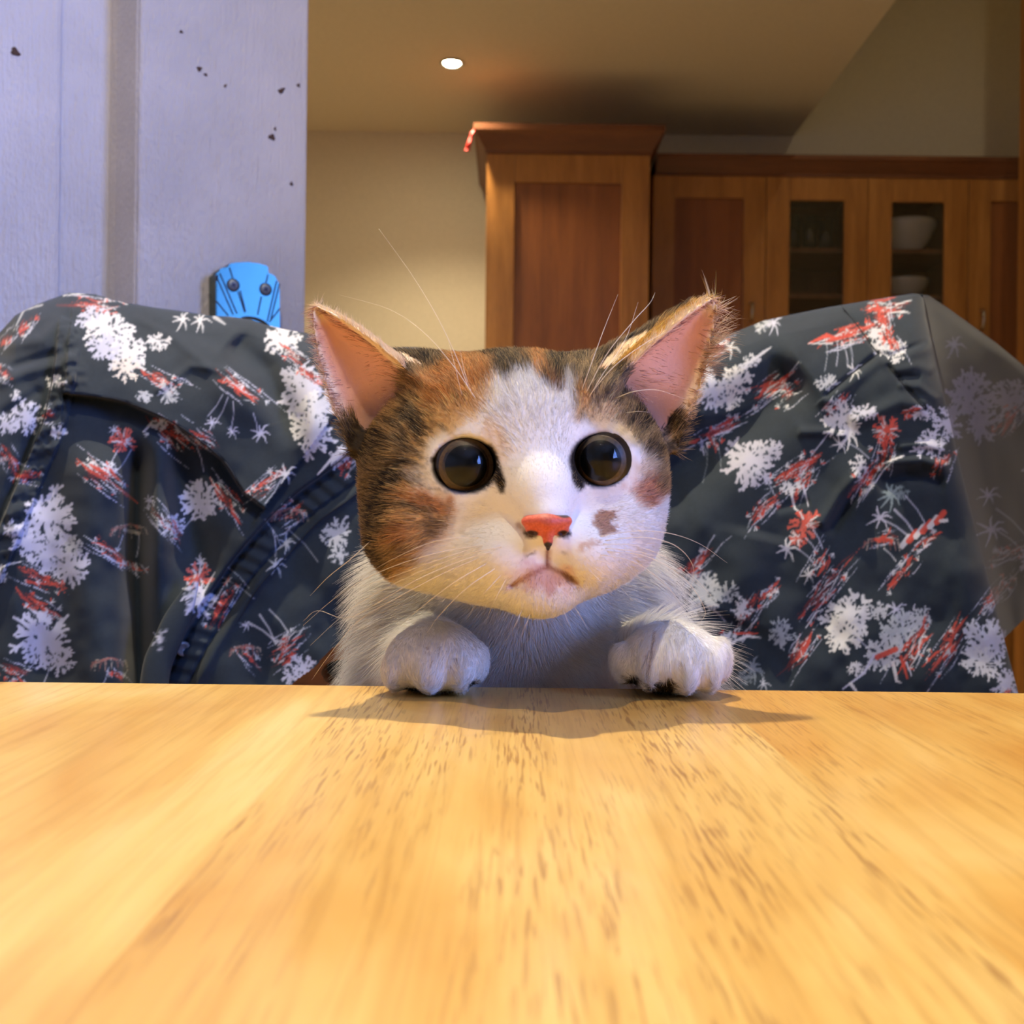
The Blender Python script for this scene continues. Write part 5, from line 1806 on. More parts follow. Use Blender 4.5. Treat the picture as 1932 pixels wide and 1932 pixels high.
# crown of the head
lay(poly([(690, 620), (830, 640), (845, 665), (800, 690), (745, 700), (690, 680)], 7), TABD, .9)
lay(sstep(.45, .6, streak) * poly([(690, 620), (830, 640), (845, 665), (800, 690), (745, 700), (690, 680)], 6), BLACK, .7)
cm = poly([(880, 640), (1180, 640), (1190, 680), (1080, 705), (1040, 735), (1020, 690), (985, 690), (955, 720), (930, 690), (890, 690)], 6)
lay(cm, TAUPE, .95)
lay(cm * sstep(.42, .58, vnoise2(wx / 11, wy / 20, 65)), BLACK, .85)
lay(line([(962, 640), (965, 690)], 6, 4), BLACK, .9); lay(line([(940, 650), (955, 700)], 7, 4), BLACK, .6)
lay(blob(1020, 672, 26, 34, 5), ORNG, .9); lay(blob(1050, 700, 14, 30, 10), ORND, .6); lay(blob(905, 690, 28, 26), ORNG, .8)
lay(line([(1050, 660), (1062, 700)], 12, 6), BLACK, .9); lay(line([(1085, 655), (1100, 700)], 8, 6), BLACK, .75)
# right side of the face
rm = poly([(1085, 690), (1130, 640), (1240, 620), (1330, 700), (1310, 830), (1275, 880), (1235, 872), (1205, 838), (1170, 815), (1128, 805), (1098, 785), (1082, 740)], 9)
lay(rm, TAUPE)
lay(rm * sstep(.50, .62, streak), BLACK, .55)
lay(rm * sstep(.5, .36, streak), CREAM, .55)
lay(blob(1135, 785, 48, 24, 25), CREAM, .75); lay(blob(1190, 818, 40, 14, 30), np.array([206, 178, 122.]), .6)
lay(blob(1098, 745, 13, 34, -12), ORNG * 1.05, .5)
lay(blob(1240, 790, 34, 30), BLACK, .6); lay(line([(1230, 840), (1262, 860)], 10, 6), TABD, .7)
lay(blob(1228, 895, 34, 34), CREAM * .9, .55); lay(blob(1222, 925, 34, 28, -10), np.array([190, 122, 84.]), .8); lay(blob(1250, 880, 14, 50), TAB * .8, .6)
lay(blob(1136, 986, 23, 22, 20, .2), np.array([170, 128, 102.]), .95)
lay(blob(1112, 1028, 20, 8, 12), np.array([196, 148, 112.]), .5)
lay(blob(925, 842, 32, 44, 12), np.array([226, 190, 146.]), .55)      # faint warm tint beside the bridge
em = poly([(1140, 705), (1165, 645), (1310, 535), (1352, 552), (1300, 640), (1200, 722)], 7)
lay(em, TAUPE); lay(em * sstep(.45, .6, streak), BLACK, .6)
# eye rims: dark skin with a tear line at the inner corners
for (ex, ey, ax_, ay, px_, py_) in ((878, 879, 62, 51, 942, 912), (1131, 869, 56, 49, 1084, 912)):
    lay(blob(ex, ey, ax_ + 24, ay + 20, 0, .15), WHITE * .93, .35)
    lay(blob(ex, ey, ax_ + 1, ay + 1, 0, .09, False), BLACK, 1.0)
lay(line([(922, 848), (934, 880), (944, 910)], 9, 5, False), BLACK, 1); lay(line([(944, 905), (946, 924)], 6, 4, False), BLACK, .8)
lay(line([(1088, 878), (1087, 902), (1094, 916)], 8, 4, False), BLACK, 1)
lay(line([(822, 870), (816, 866)], 5, 3, False), BLACK, .9)
# lips
lay(blob(1030, 1088, 52, 24, 0, .6), np.array([212, 148, 124.]), .60)
lay(blob(1002, 1006, 15, 8, 0, .3, False), BLACK * 1.5, .95); lay(blob(1063, 1006, 14, 8, 0, .3, False), BLACK * 1.5, .95)  # shade of the nostrils put into the coat colour
lay(line([(1033, 1040), (1032, 1066)], 4, 4, False), np.array([120, 70, 60.]), .8)
lay(line([(1032, 1068), (1000, 1084), (962, 1106)], 3, 5, False), np.array([150, 88, 70.]), .6)
lay(line([(1032, 1068), (1060, 1080), (1088, 1100)], 3, 5, False), np.array([130, 84, 68.]), .65)
lay(blob(1072, 1090, 14, 7, 40, .4, False), np.array([110, 78, 62.]), .7)
lay(line([(978, 990), (1000, 1008)], 5, 5, False), np.array([120, 84, 66.]), .55)
for (a, b_, c, d) in ((1000, 1045, 1010, 1040), (1060, 1042, 1070, 1046), (985, 1052, 995, 1050)):
    lay(line([(a, b_), (c, d)], 1.5, 2, False), TABD, .4)
# dark pads and hairs showing between the toes
for (x, y, rx, ry, dg) in ((1194, 1290, 9, 16, 10), (1246, 1298, 22, 10, 0), (842, 1312, 16, 7, 0), (778, 1304, 13, 6, 0), (890, 1292, 5, 9, 30), (1262, 1296, 8, 16, 0)):
    lay(blob(x, y, rx, ry, dg, .4, False), BLACK * 1.1, .92)
for pts in ([(1234, 1190), (1226, 1250), (1214, 1292)], [(1222, 1230), (1218, 1240)], [(1284, 1244), (1278, 1256)]):
    lay(line(pts, 1.6, 2, False), np.array([120, 96, 80.]), .55)
for (x, y) in ((806, 1222), (828, 1222), (816, 1245), (858, 1244), (848, 1258)):
    lay(blob(x, y, 4, 3, 30, .5, False), np.array([140, 116, 96.]), .55)

EARPINK = np.array([230, 176, 148.]); EARRIM = np.array([246, 222, 184.])


def coat_at(p, n, jitter=0.0, seed=1):
    """coat colour (0..255) of points p with outward normals n"""
    px, py = to_px(p)
    if jitter:
        r = np.random.default_rng(seed)
        px = px + r.normal(0, jitter, len(px)); py = py + r.normal(0, jitter, len(py))
    xi = np.clip(px - MX0, 0, MW - 1).astype(int); yi = np.clip(py - MY0, 0, MH - 1).astype(int)
    c = coat[yi, xi].copy()
    # backs and sides that the map does not reach: tabby above, white below
    view = p / np.linalg.norm(p, axis=1, keepdims=True)
    facing = -(n * view).sum(1)
    back = (p[:, 1] > 32.4) & on_head(p) & (p[:, 2] > -0.9) | (facing < -0.05) & (p[:, 2] > -1.4)
    st = vnoise2(p[:, 0] * 3 + 20, p[:, 2] * 1.2 + 20, 71)
    tab = TAUPE * (1 - sstep(.45, .6, st))[:, None] + TABD * sstep(.45, .6, st)[:, None]
    c = np.where(back[:, None], tab, c)
    low = ~on_head(p) & (p[:, 1] > 31.8)
    c = np.where(low[:, None], WHITE, c)
    c = np.where(((py > 1160) & ~((p[:, 1] <= 31.8) & (p[:, 2] < -2.6)) | on_head(p) & (py > 1150))[:, None], WHITE, c)
    rear = (p[:, 1] > 38.5) & (p[:, 2] < -3.0)
    patch = sstep(.45, .55, vnoise2(p[:, 0] * .35 + 9, p[:, 2] * .22 + 9, 72))
    c = np.where(rear[:, None], tab * patch[:, None] + WHITE * (1 - patch[:, None]), c)
    return c


def on_head(p):
    q = ((p - np.array([0.1, 30.8, 0.4])) / np.array([4.9, 5.6, 4.3])) ** 2
    return ((q.sum(1) < 1.0) | (p[:, 2] > 0.8)) & (p[:, 2] > -2.9)


def ear_info(p, n):
    """for each point: which ear (or -1), inside flag, height along the ear, sideways -1..1"""
    which = np.full(len(p), -1); inside = np.zeros(len(p), bool); S = np.zeros(len(p)); Qv = np.zeros(len(p))
    for i, e in enumerate(EARS):
        r = p - e['base']
        u, v, w = r @ e['ax'], r @ e['sd'], r @ e['n']
        s = u / e['L']
        bow = 0.16 * e['L'] * np.clip(s, 0, 1) * (1 - np.clip(s, 0, 1))
        tp = np.clip(1 - s, 0, 2) ** 0.80
        le = e['vI'] * tp - bow * .7; ri = e['vO'] * tp + bow * .7
        q = (v - (le + ri) / 2) / np.maximum((ri - le) / 2, .05)
        fac = (n @ e['n']) > 0.12
        m = (s > np.where(fac & (np.abs(q) < .9), -0.16, 0.10 if i == 0 else 0.04)) & (s < 1.15) & (np.abs(q) < 1.25 + .6 * (s > .8)) & (w > -2.2) & (w < np.where(s < .1, -0.25, 0.9))
        shell = np.abs(w + e['cup'] * np.clip(1.05 - s, 0, 1.1) ** 0.8 * (1 - np.clip(q, -1.3, 1.3) ** 2))
        m &= (shell < np.where(fac, 1.0, 0.5)) | (s > .62)
        which[m] = i; S[m] = s[m]; Qv[m] = q[m]
        inside[m] = fac[m]
    return which, inside, S, Qv


def ear_colour(c, which, inside, S, Qv, r):
    k = which >= 0
    rim = np.clip(sstep(.70, .88, np.abs(Qv)) * sstep(-.05, .2, S) + sstep(.80, .93, S), 0, 1)
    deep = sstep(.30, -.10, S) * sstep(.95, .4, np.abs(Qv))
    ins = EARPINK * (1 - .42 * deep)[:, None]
    ins = ins * (1 - rim[:, None]) + EARRIM * rim[:, None]
    c = np.where((k & inside)[:, None], ins, c)
    outc = np.where((which == 1)[:, None], TAUPE * .9, TABD * 1.2) * (0.75 + .5 * r[:, None])
    outc = outc * (1 - rim[:, None]) + np.where((which == 1)[:, None], np.array([222, 176, 96.]), EARRIM) * rim[:, None]
    return np.where((k & ~inside)[:, None], outc, c)


wh, ins_, S_, Q_ = ear_info(V, NRM)
vc = coat_at(V, NRM)
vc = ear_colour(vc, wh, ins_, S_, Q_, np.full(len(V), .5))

fur_skin, nt, b = new_mat('kitten_skin')
at = node(nt, 'ShaderNodeAttribute', attribute_name='coat')
nt.links.new(at.outputs['Color'], b.inputs['Base Color'])
b.inputs['Roughness'].default_value = 0.8
b.inputs['Specular IOR Level'].default_value = 0.15
nz = node(nt, 'ShaderNodeTexNoise'); nz.inputs['Scale'].default_value = 900
tc = node(nt, 'ShaderNodeTexCoord'); nt.links.new(tc.outputs['Object'], nz.inputs['Vector'])
bp = node(nt, 'ShaderNodeBump'); bp.inputs['Strength'].default_value = 0.2; bp.inputs['Distance'].default_value = 0.0005
nt.links.new(nz.outputs['Fac'], bp.inputs['Height']); nt.links.new(bp.outputs['Normal'], b.inputs['Normal'])

kitten = empty('kitten', (0.002, 0.41, SEAT))
tag(kitten, 'calico kitten with wide dark eyes, both front paws resting on the table edge', 'kitten')


def W3(p):
    p = np.asarray(p, dtype=float) / 100.0
    return p + np.array([0, 0, CAM_Z])


body = np_obj('body', W3(V), Q, fur_skin, kitten)
color_attr(body.data, 'coat', lin_arr(vc))
BV = BVHTree.FromPolygons([tuple(v) for v in V], [tuple(int(i) for i in q) for q in Q])

# ------------------------------------------------------------------ fur
fr = np.random.default_rng(11)
area = np.linalg.norm(FN, axis=1) * .5
cen = V[Q].mean(1)
fnn = FN / (np.linalg.norm(FN, axis=1, keepdims=True) + 1e-9)
view = cen / np.linalg.norm(cen, axis=1, keepdims=True)
facing = -(fnn * view).sum(1)
vis = (cen[:, 2] > -6.6) & (cen[:, 1] < 41) & (facing > -0.62)
dens = np.where(vis, 1.0, 0.0)
dens *= np.where(cen[:, 1] > 36, 0.7, 1.0)
for e in EYE:                                   # none on the lids' inner side or the eye socket
    dens[(np.linalg.norm(cen - e['c'], axis=1) < 1.16 * HS)] = 0
    dens[(np.abs(cen[:, 0] - e['c'][0] * cen[:, 1] / e['c'][1]) / (e['ap'][0] * 1.08)) ** 2 + (np.abs(cen[:, 2] - e['c'][2] * cen[:, 1] / e['c'][1]) / (e['ap'][1] * 1.08)) ** 2 < 1.0] = 0
NOSE = C3(1032, 995, 28.9) * HS
dens[np.linalg.norm((cen - NOSE) * np.array([1, .7, 1.15]), axis=1) < 0.68 * HS] = 0
ew, ei, es, eq = ear_info(cen, fnn)
dens[(ew >= 0) & ei & (np.abs(eq) < .72) & (es < .85)] *= 0.30
NF = 250000
pr = area * dens
pick = fr.choice(len(Q), NF, p=pr / pr.sum())
b1, b2 = fr.random(NF)[:, None], fr.random(NF)[:, None]
q = Q[pick]


def bil(A):
    return (A[q[:, 0]] * (1 - b1) + A[q[:, 1]] * b1) * (1 - b2) + (A[q[:, 3]] * (1 - b1) + A[q[:, 2]] * b1) * b2


root = bil(V)
nn = bil(NRM); nn /= np.linalg.norm(nn, axis=1, keepdims=True) + 1e-9
# lie of the coat
flow = root - C3(1032, 985, 29.5) * HS
flow[:, 1] += 0.4 * np.abs(flow[:, 0])
up = root[:, 2] > 2.5
hm_ = on_head(root)
body_m = ~hm_ & (root[:, 1] > 31.9)
flow[body_m] = np.stack([np.sign(root[body_m, 0] - 0.3) * np.clip(np.abs(root[body_m, 0] - .3) / 3.4, 0, 1.4), np.full(body_m.sum(), -0.15), np.full(body_m.sum(), -0.42)], -1)
paw_m = ~hm_ & (root[:, 1] <= 31.9)
flow[paw_m] = np.array([0, -1.0, -0.75]) + np.stack([(root[paw_m, 0] - np.where(root[paw_m, 0] < 0.5, -2.2, 4.6)) * .45, 0 * root[paw_m, 0], 0 * root[paw_m, 0]], -1)
ew, ei, es, eq = ear_info(root, nn)
for i, e in enumerate(EARS):
    m = (ew == i) & ei
    if i == 0:
        flow[m] = -e['sd'] * -0.9 + e['ax'] * 0.25 if False else e['sd'] * 0.9 + e['ax'] * 0.35 + e['n'] * .3
    else:
        flow[m] = e['sd'] * 1.0 + e['ax'] * 0.35 + e['n'] * .2
    m = (ew == i) & ~ei
    flow[m] = e['ax'] * 1.0 - e['n'] * 0.2
    m = (ew == i) & (np.abs(eq) > .85)
    flow[m] = (e['ax'][None] * .8 + e['sd'][None] * np.sign(eq[m])[:, None] * .55)
flow /= np.linalg.norm(flow, axis=1, keepdims=True) + 1e-9
tan = flow - nn * (flow * nn).sum(1, keepdims=True)
tan /= np.linalg.norm(tan, axis=1, keepdims=True) + 1e-6
# length (cm)
dn = np.linalg.norm(root - NOSE, axis=1)
ln = 0.09 + 0.30 * sstep(0.5, 5.0, dn)
ln = np.where(body_m, 0.40 + 0.25 * sstep(3.0, 5.0, np.abs(root[:, 0] - .3)) + (fr.random(NF) < .16) * 0.85 * sstep(2.6, 4.6, np.abs(root[:, 0] - .3)), ln)
ln = np.where(paw_m, 0.26, ln)
for e in EYE:
    de = np.linalg.norm(root - (e['c'] + np.array([0, -.8, 0])), axis=1)
    ln = np.minimum(ln, 0.07 + 0.30 * np.clip(de - 0.85, 0, 9))
ln = np.where((ew >= 0) & ~ei, 0.42, ln)
ln = np.where((ew >= 0) & ei, 0.34, ln)
ln = np.where((ew >= 0) & (np.abs(eq) > .85), 0.26, ln)
ln = np.where((ew == 1) & (eq > .7) & (es > .45), 0.75, ln)        # tuft on the outer edge of the right ear
ln = ln * fr.uniform(0.65, 1.25, NF)
lift = np.where(body_m, 0.62, 0.34)
lift = np.where((ew >= 0) & ei, 0.22, lift)
lift = np.where(paw_m, 0.30, lift)
clump = vnoise2(root[:, 0] * 2.6 + 40, root[:, 2] * 2.6 + 40, 81) - .5
side = np.cross(nn, tan)
dirv = tan * np.sqrt(1 - lift ** 2)[:, None] + nn * (lift * fr.uniform(.7, 1.3, NF))[:, None] + side * (clump * .9 + fr.normal(0, .13, NF))[:, None]
dirv /= np.linalg.norm(dirv, axis=1, keepdims=True)
bend = tan * 0.35 - nn * 0.22
bend[body_m] += np.array([0, 0, -.12])
K = 5
tt = np.linspace(0, 1, K)
pts = root[:, None, :] - nn[:, None, :] * .02 + dirv[:, None, :] * (ln[:, None] * tt)[..., None] + bend[:, None, :] * (ln[:, None] * tt ** 2)[..., None] * .45
# strands stay above the table top
onT = pts[..., 1] < 31.6
pts[..., 2] = np.where(onT, np.maximum(pts[..., 2], -5.18), pts[..., 2])
col = coat_at(root, nn, 2.2, 5)
rnd = fr.random(NF)
col = ear_colour(col, ew, ei, es, eq, rnd)
inner = (ew >= 0) & ei & (np.abs(eq) < .85)
col[inner] = np.where(rnd[inner, None] < .35, np.array([150, 92, 66.]), np.array([232, 196, 164.]))
lum = col.mean(1)
ag = np.where(lum < 175, fr.normal(1, .20, NF), fr.normal(1, .035, NF))
col = np.clip(col * ag[:, None], 8, 250)
# ticked hairs: some tabby hairs carry pale tips, some dark ones
tick = (lum < 150) & (rnd > .62) & (ew < 0)
fib = np.repeat(lin_arr(col)[:, None, :], K, 1)
pale = lin_arr(np.array([214, 178, 118.]))
w_ = sstep(.35, .8, tt)[None, :, None] * tick[:, None, None] * .75
fib = fib * (1 - w_) + pale * w_
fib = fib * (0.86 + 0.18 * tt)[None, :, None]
rad = np.where(body_m, 0.0062, 0.0052) * fr.uniform(.8, 1.25, NF)
rad = np.where(inner, .0045, rad)
rads = rad[:, None] * np.clip(1.05 - tt ** 1.6, .10, 1)[None, :]

hc_ = bpy.data.hair_curves.new('fur')
hc_.add_curves([K] * NF)
hc_.attributes['position'].data.foreach_set('vector', W3(pts.reshape(-1, 3)).astype(np.float32).ravel())
ra = hc_.attributes.get('radius') or hc_.attributes.new('radius', 'FLOAT', 'POINT')
ra.data.foreach_set('value', (rads.ravel() / 100).astype(np.float32))
fa = hc_.attributes.new('coat', 'FLOAT_COLOR', 'POINT')
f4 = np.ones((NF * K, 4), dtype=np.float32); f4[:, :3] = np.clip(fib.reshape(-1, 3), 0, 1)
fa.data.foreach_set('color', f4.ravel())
fur_mat = bpy.data.materials.new('kitten_fur')
fur_mat.use_nodes = True
nt = fur_mat.node_tree
nt.nodes.clear()
at = node(nt, 'ShaderNodeAttribute', attribute_name='coat')
df = node(nt, 'ShaderNodeBsdfDiffuse'); trl = node(nt, 'ShaderNodeBsdfTranslucent'); gs = node(nt, 'ShaderNodeBsdfGlossy')
gs.inputs['Roughness'].default_value = 0.45
m1 = node(nt, 'ShaderNodeMixShader'); m1.inputs[0].default_value = 0.32
m2 = node(nt, 'ShaderNodeMixShader'); m2.inputs[0].default_value = 0.035
outn = node(nt, 'ShaderNodeOutputMaterial')
nt.links.new(at.outputs['Color'], df.inputs['Color']); nt.links.new(at.outputs['Color'], trl.inputs['Color'])
nt.links.new(df.outputs[0], m1.inputs[1]); nt.links.new(trl.outputs[0], m1.inputs[2])
nt.links.new(m1.outputs[0], m2.inputs[1]); nt.links.new(gs.outputs[0], m2.inputs[2])
nt.links.new(m2.outputs[0], outn.inputs['Surface'])
hc_.materials.append(fur_mat)
fur = bpy.data.objects.new('fur', hc_)
COL.objects.link(fur)
fur.parent = kitten
fur.matrix_parent_inverse = world_of(kitten).inverted()
tag(fur, kind='stuff')

# ------------------------------------------------------------------ eyes
eye_dark = simple_mat('eye_rim_dark', srgb(28, 20, 16), 0.25, vary=0.2, bump_scale=700)
pupil_mat = simple_mat('pupil_black', srgb(14, 14, 10), 0.3, vary=0.2, bump_scale=300, spec=0.1)
iris_mat, nt, b = new_mat('taupe_iris')
tc = node(nt, 'ShaderNodeTexCoord')
nz = node(nt, 'ShaderNodeTexNoise'); nz.inputs['Scale'].default_value = 1400; nz.inputs['Detail'].default_value = 3
nt.links.new(tc.outputs['Object'], nz.inputs['Vector'])
r = ramp(nt, [(0.3, srgb(72, 56, 36)), (0.7, srgb(96, 76, 52))])
nt.links.new(nz.outputs['Fac'], r.inputs['Fac']); nt.links.new(r.outputs['Color'], b.inputs['Base Color'])
b.inputs['Roughness'].default_value = 0.5
cornea_mat = bpy.data.materials.new('cornea')
cornea_mat.use_nodes = True
nt = cornea_mat.node_tree; nt.nodes.clear()
tr = node(nt, 'ShaderNodeBsdfTransparent'); gl = node(nt, 'ShaderNodeBsdfGlossy'); gl.inputs['Roughness'].default_value = 0.015
fres = node(nt, 'ShaderNodeFresnel'); fres.inputs['IOR'].default_value = 1.38
mxs = node(nt, 'ShaderNodeMixShader'); outn = node(nt, 'ShaderNodeOutputMaterial')
nt.links.new(fres.outputs[0], mxs.inputs[0]); nt.links.new(tr.outputs[0], mxs.inputs[1]); nt.links.new(gl.outputs[0], mxs.inputs[2])
nt.links.new(mxs.outputs[0], outn.inputs['Surface'])


def cap_mesh(name, c, r, a0, a1, fwd, mat, parent, rings=14, seg=48, flat=0.0):
    """part of a sphere between polar angles a0 and a1 about the forward axis"""
    f = Vector(fwd).normalized()
    u = f.cross(Vector((0, 0, 1))).normalized(); v = u.cross(f)
    verts, faces = [], []
    for i in range(rings + 1):
        th = a0 + (a1 - a0) * i / rings
        for k in range(seg):
            ph = 2 * math.pi * k / seg
            d = f * (math.cos(th) - flat * (1 - math.sin(th) / math.sin(max(a1, 1e-3)))) + (u * math.cos(ph) + v * math.sin(ph)) * math.sin(th)
            verts.append(Vector(c) + d * r)
    for i in range(rings):
        for k in range(seg):
            j = (k + 1) % seg
            faces.append((i * seg + k, i * seg + j, (i + 1) * seg + j, (i + 1) * seg + k))
    return np_obj(name, W3(np.array(verts)), np.array(faces), mat, parent)


for i, e in enumerate(EYE):
    c = e['c']
    gaze = Vector((-c[0] * .9 + (0.0 if i == 0 else 0.3), -c[1], -c[2] * .9)).normalized()
    eb = cap_mesh('eye', c, e['r'] * 0.985, 0.0, math.pi, gaze, eye_dark, kitten, 24, 40)
    ir = math.asin(0.735 if i == 0 else 0.70)
    cap_mesh('iris', c, e['r'] * 1.0, math.asin(0.50), ir, gaze, iris_mat, eb, 8, 56)
    cap_mesh('pupil', c, e['r'] * 1.002, 0.002, math.asin(0.56), gaze, pupil_mat, eb, 10, 56)
    cc = np.array(c) + np.array(gaze) * 0.385 * HS
    cap_mesh('cornea', cc, 0.80 * HS, 0.001, math.radians(80), gaze, cornea_mat, eb, 22, 64)

# ------------------------------------------------------------------ nose leather
SCL = HS
nx_ = axis_pts([(NOSE[0] - 1.1, NOSE[0] + 1.1, 0.022)]); ny_ = axis_pts([(25.3, 27.3, 0.03)]); nz_ = axis_pts([(NOSE[2] - 1.0, NOSE[2] + .9, 0.022)])
AXo, AYo, AZo = AX, AY, AZ
AX, AY, AZ = nx_, ny_, nz_
FLD = np.full((len(AX), len(AY), len(AZ)), 9.0, dtype=np.float32)
ell(C3(1031, 984, 28.70), (0.42, 0.36, 0.24), 0.1)
ell(C3(1010, 1000, 28.98), (0.26, 0.30, 0.16), 0.1)
ell(C3(1056, 1000, 28.98), (0.25, 0.30, 0.16), 0.1)
ell(C3(1004, 984, 28.88), (0.30, 0.32, 0.185), 0.16)
ell(C3(1059, 983, 28.88), (0.30, 0.32, 0.185), 0.16)
cap(C3(1032, 988, 28.76), C3(1034, 1026, 28.86), 0.235, 0.11, 0.14)
cap(C3(1034, 1020, 28.95), C3(1034, 1036, 29.1), 0.13, 0.05, 0.08)
ell(C3(1003, 1006, 28.66), (0.125, 0.26, 0.07), 0.06, rotm(0, 0.25, 0), True)
ell(C3(1062, 1006, 28.66), (0.115, 0.26, 0.07), 0.06, rotm(0, -0.3, 0), True)
cap(C3(1032, 998, 28.46), C3(1034, 1034, 28.75), 0.015, 0.02, 0.06, True)
SCL = 1.0
NV, NQ = surface_nets(FLD, (AX, AY, AZ))
AX, AY, AZ = AXo, AYo, AZo
npx, npy = to_px(NV)
nc = np.repeat(np.array([[214, 98, 74.]]), len(NV), 0)
nc = nc + ((vnoise2(npx / 2.2, npy / 2.2, 91) - .5) * 26)[:, None]
rim_ = sstep(18, 0, np.abs(npx - 1031)) * sstep(1000, 975, npy)
nc = nc * (1 - .10 * rim_[:, None])


def nb(x, y, rx, ry, c, a):
    global nc
    k = (a * sstep(1.25, .75, np.sqrt(((npx - x) / rx) ** 2 + ((npy - y) / ry) ** 2)))[:, None]
    nc = nc * (1 - k) + np.array(c, float) * k


nb(1066, 969, 14, 8, (48, 48, 50), .92); nb(1052, 969, 6, 4, (70, 60, 54), .7); nb(1034, 1031, 10, 8, (34, 26, 22), .95)
nb(1003, 1007, 12, 6, (40, 16, 14), .92); nb(1063, 1007, 11, 6, (40, 16, 22), .92)  # darkness inside the nostrils painted into the nose colour
nose_mat, nt, b = new_mat('nose_leather')
at = node(nt, 'ShaderNodeAttribute', attribute_name='tone')
nt.links.new(at.outputs['Color'], b.inputs['Base Color'])
b.inputs['Roughness'].default_value = 0.55
b.inputs['Subsurface Weight'].default_value = 0.15
b.inputs['Subsurface Radius'].default_value = (0.004, 0.0015, 0.001)
b.inputs['Subsurface Scale'].default_value = 0.3
tc = node(nt, 'ShaderNodeTexCoord'); vo = node(nt, 'ShaderNodeTexVoronoi'); vo.inputs['Scale'].default_value = 2600
nt.links.new(tc.outputs['Object'], vo.inputs['Vector'])
bp = node(nt, 'ShaderNodeBump'); bp.inputs['Strength'].default_value = 0.25; bp.inputs['Distance'].default_value = 0.0002
nt.links.new(vo.outputs['Distance'], bp.inputs['Height']); nt.links.new(bp.outputs['Normal'], b.inputs['Normal'])
no = np_obj('nose', W3(NV), NQ, nose_mat, kitten)
color_attr(no.data, 'tone', lin_arr(nc))

# ------------------------------------------------------------------ whiskers
whisk_mat = simple_mat('whisker', srgb(240, 228, 205), 0.35, vary=0.05, bump_scale=300)


def skin_d(px, py):
    o = Vector((0, 0, 0)); p = C3(px, py, 30.0)
    h = BV.ray_cast(o, Vector(p).normalized())
    return h[0].y if h[0] is not None else None


def whisker(pts, d_end, r=0.0105):
    pp = catmull([(x, y, 0) for x, y in pts], 26)
    d_root = skin_d(*pts[0]) or 27.5
    out = []
    for i, (x, y, _) in enumerate(pp):
        t = i / 25
        d = (d_root + .04) * (1 - t) + d_end * t - 0.75 * math.sin(math.pi * min(1, t * 1.15)) * (0.6 + .4 * (1 - t))
        if i > 0:
            s = skin_d(x, y)
            if s is not None: d = min(d, s - 0.22 * min(1, i / 3) - .03)
        out.append((x, y, d))
    ds = np.array([o_[2] for o_ in out])
    for _ in range(4):
        ds[1:-1] = np.minimum(ds[1:-1], (ds[:-2] + ds[2:]) / 2 * .5 + ds[1:-1] * .5)
    bm = bmesh.new()
    tube(bm, [Vector(W3(C3(x, y, d))) for (x, y, _), d in zip(out, ds)], [r / 100 * (1.0 - 0.82 * (i / 25) ** 1.2) for i in range(26)], 6)
    bm_obj('whisker', bm, whisk_mat, kitten, True)


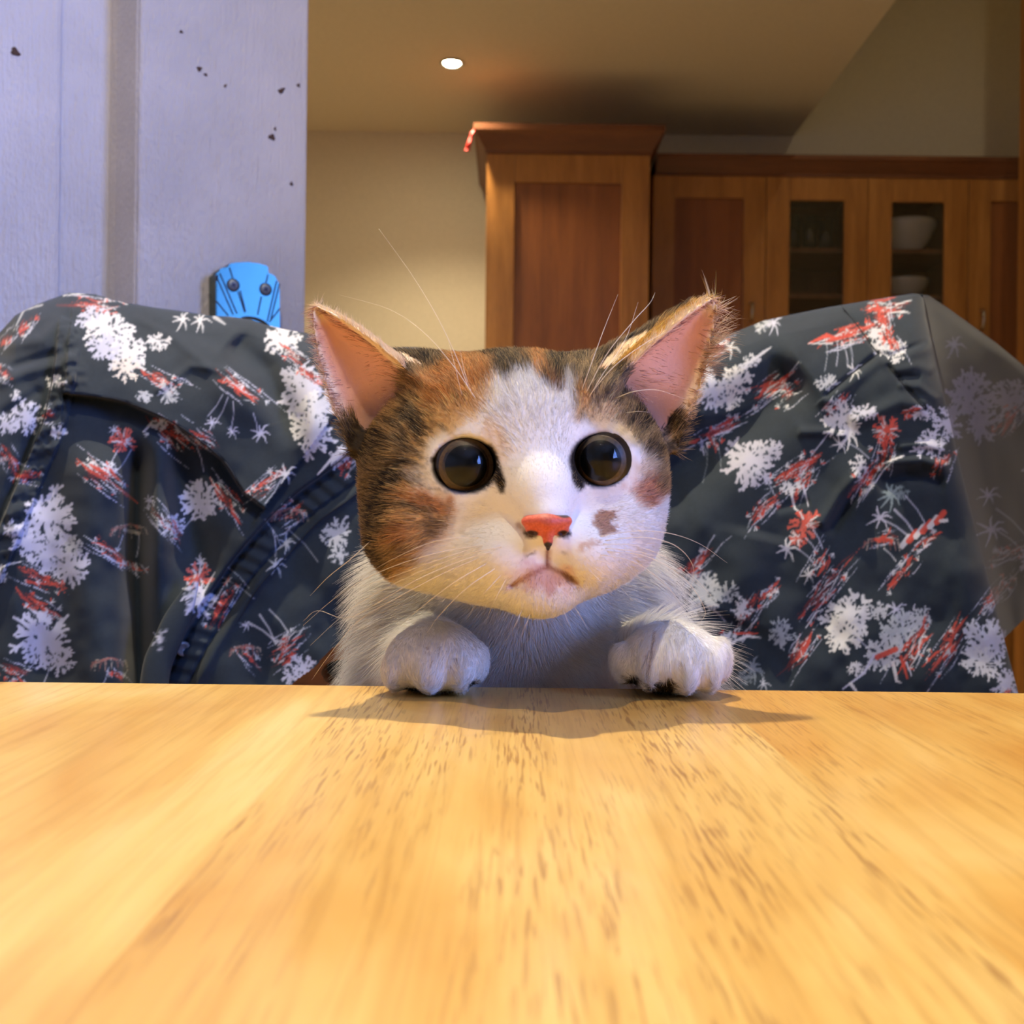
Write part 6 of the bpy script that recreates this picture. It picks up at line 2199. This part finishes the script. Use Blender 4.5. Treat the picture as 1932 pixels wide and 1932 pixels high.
for pts, de in (
    ([(905, 1014), (850, 1016), (800, 1028), (735, 1058), (690, 1085)], 31.5), ([(950, 1031), (880, 1046), (800, 1076), (735, 1106), (660, 1150), (585, 1218)], 32.2),
    ([(930, 1040), (870, 1058), (790, 1092), (725, 1130), (655, 1166), (600, 1152), (572, 1172)], 32.0), ([(920, 1062), (855, 1100), (790, 1150), (755, 1180)], 31.0),
    ([(935, 1072), (880, 1110), (830, 1160), (805, 1195)], 30.6), ([(905, 1052), (840, 1080), (760, 1122), (676, 1172), (620, 1238), (588, 1283)], 32.4),
    ([(915, 1028), (840, 1040), (760, 1062), (690, 1092), (630, 1130), (572, 1180)], 32.4), ([(945, 1085), (905, 1130), (880, 1170)], 30.4), ([(955, 1092), (930, 1140), (915, 1180)], 30.3),
    ([(700, 1020), (660, 1056), (620, 1088), (585, 1124)], 32.6), ([(895, 1034), (810, 1062), (730, 1092), (672, 1108)], 31.8),
    ([(1128, 1012), (1200, 1002), (1262, 1006), (1320, 1026), (1372, 1062)], 32.0), ([(1135, 1026), (1200, 1030), (1265, 1056), (1310, 1090), (1342, 1124)], 32.0),
    ([(1140, 1034), (1210, 1042), (1270, 1064), (1325, 1110)], 31.6), ([(1132, 1046), (1200, 1062), (1262, 1110), (1292, 1156)], 31.6), ([(1125, 1056), (1190, 1080), (1246, 1130)], 31.2),
    ([(1118, 1068), (1160, 1098), (1200, 1140)], 30.8), ([(1112, 1076), (1140, 1104), (1168, 1140)], 30.5), ([(1142, 1040), (1220, 1050), (1290, 1090), (1330, 1150), (1318, 1178)], 31.8), ([(1138, 1020), (1215, 1014), (1275, 1030), (1308, 1070), (1300, 1120)], 31.6),
    ([(1080, 1140), (1095, 1162), (1110, 1190)], 30.2), ([(985, 1150), (972, 1180), (955, 1208)], 30.3), ([(1000, 1158), (992, 1180), (980, 1210)], 30.4), ([(1062, 1150), (1070, 1170), (1078, 1192)], 30.3),
    ([(886, 738), (862, 676), (826, 600), (778, 520), (715, 432)], 31.5), ([(900, 756), (855, 690), (800, 628), (735, 584), (640, 556)], 31.5), ([(872, 748), (858, 690), (845, 640)], 31.0), ([(892, 748), (876, 700), (868, 660)], 30.8),
    ([(1096, 740), (1118, 680), (1140, 620), (1166, 555)], 31.6), ([(1104, 744), (1145, 668), (1195, 606), (1226, 572), (1236, 552)], 31.2), ([(1112, 746), (1160, 690), (1230, 640), (1290, 614)], 31.2), ([(1110, 752), (1136, 708), (1180, 640), (1204, 570)], 31.6),
    ([(1160, 752), (1195, 739), (1240, 736), (1290, 752)], 31.2), ([(1180, 779), (1205, 776), (1225, 778)], 31.2),
):
    whisker(pts, de * HS, 0.0105 if len(pts) > 3 else 0.007)
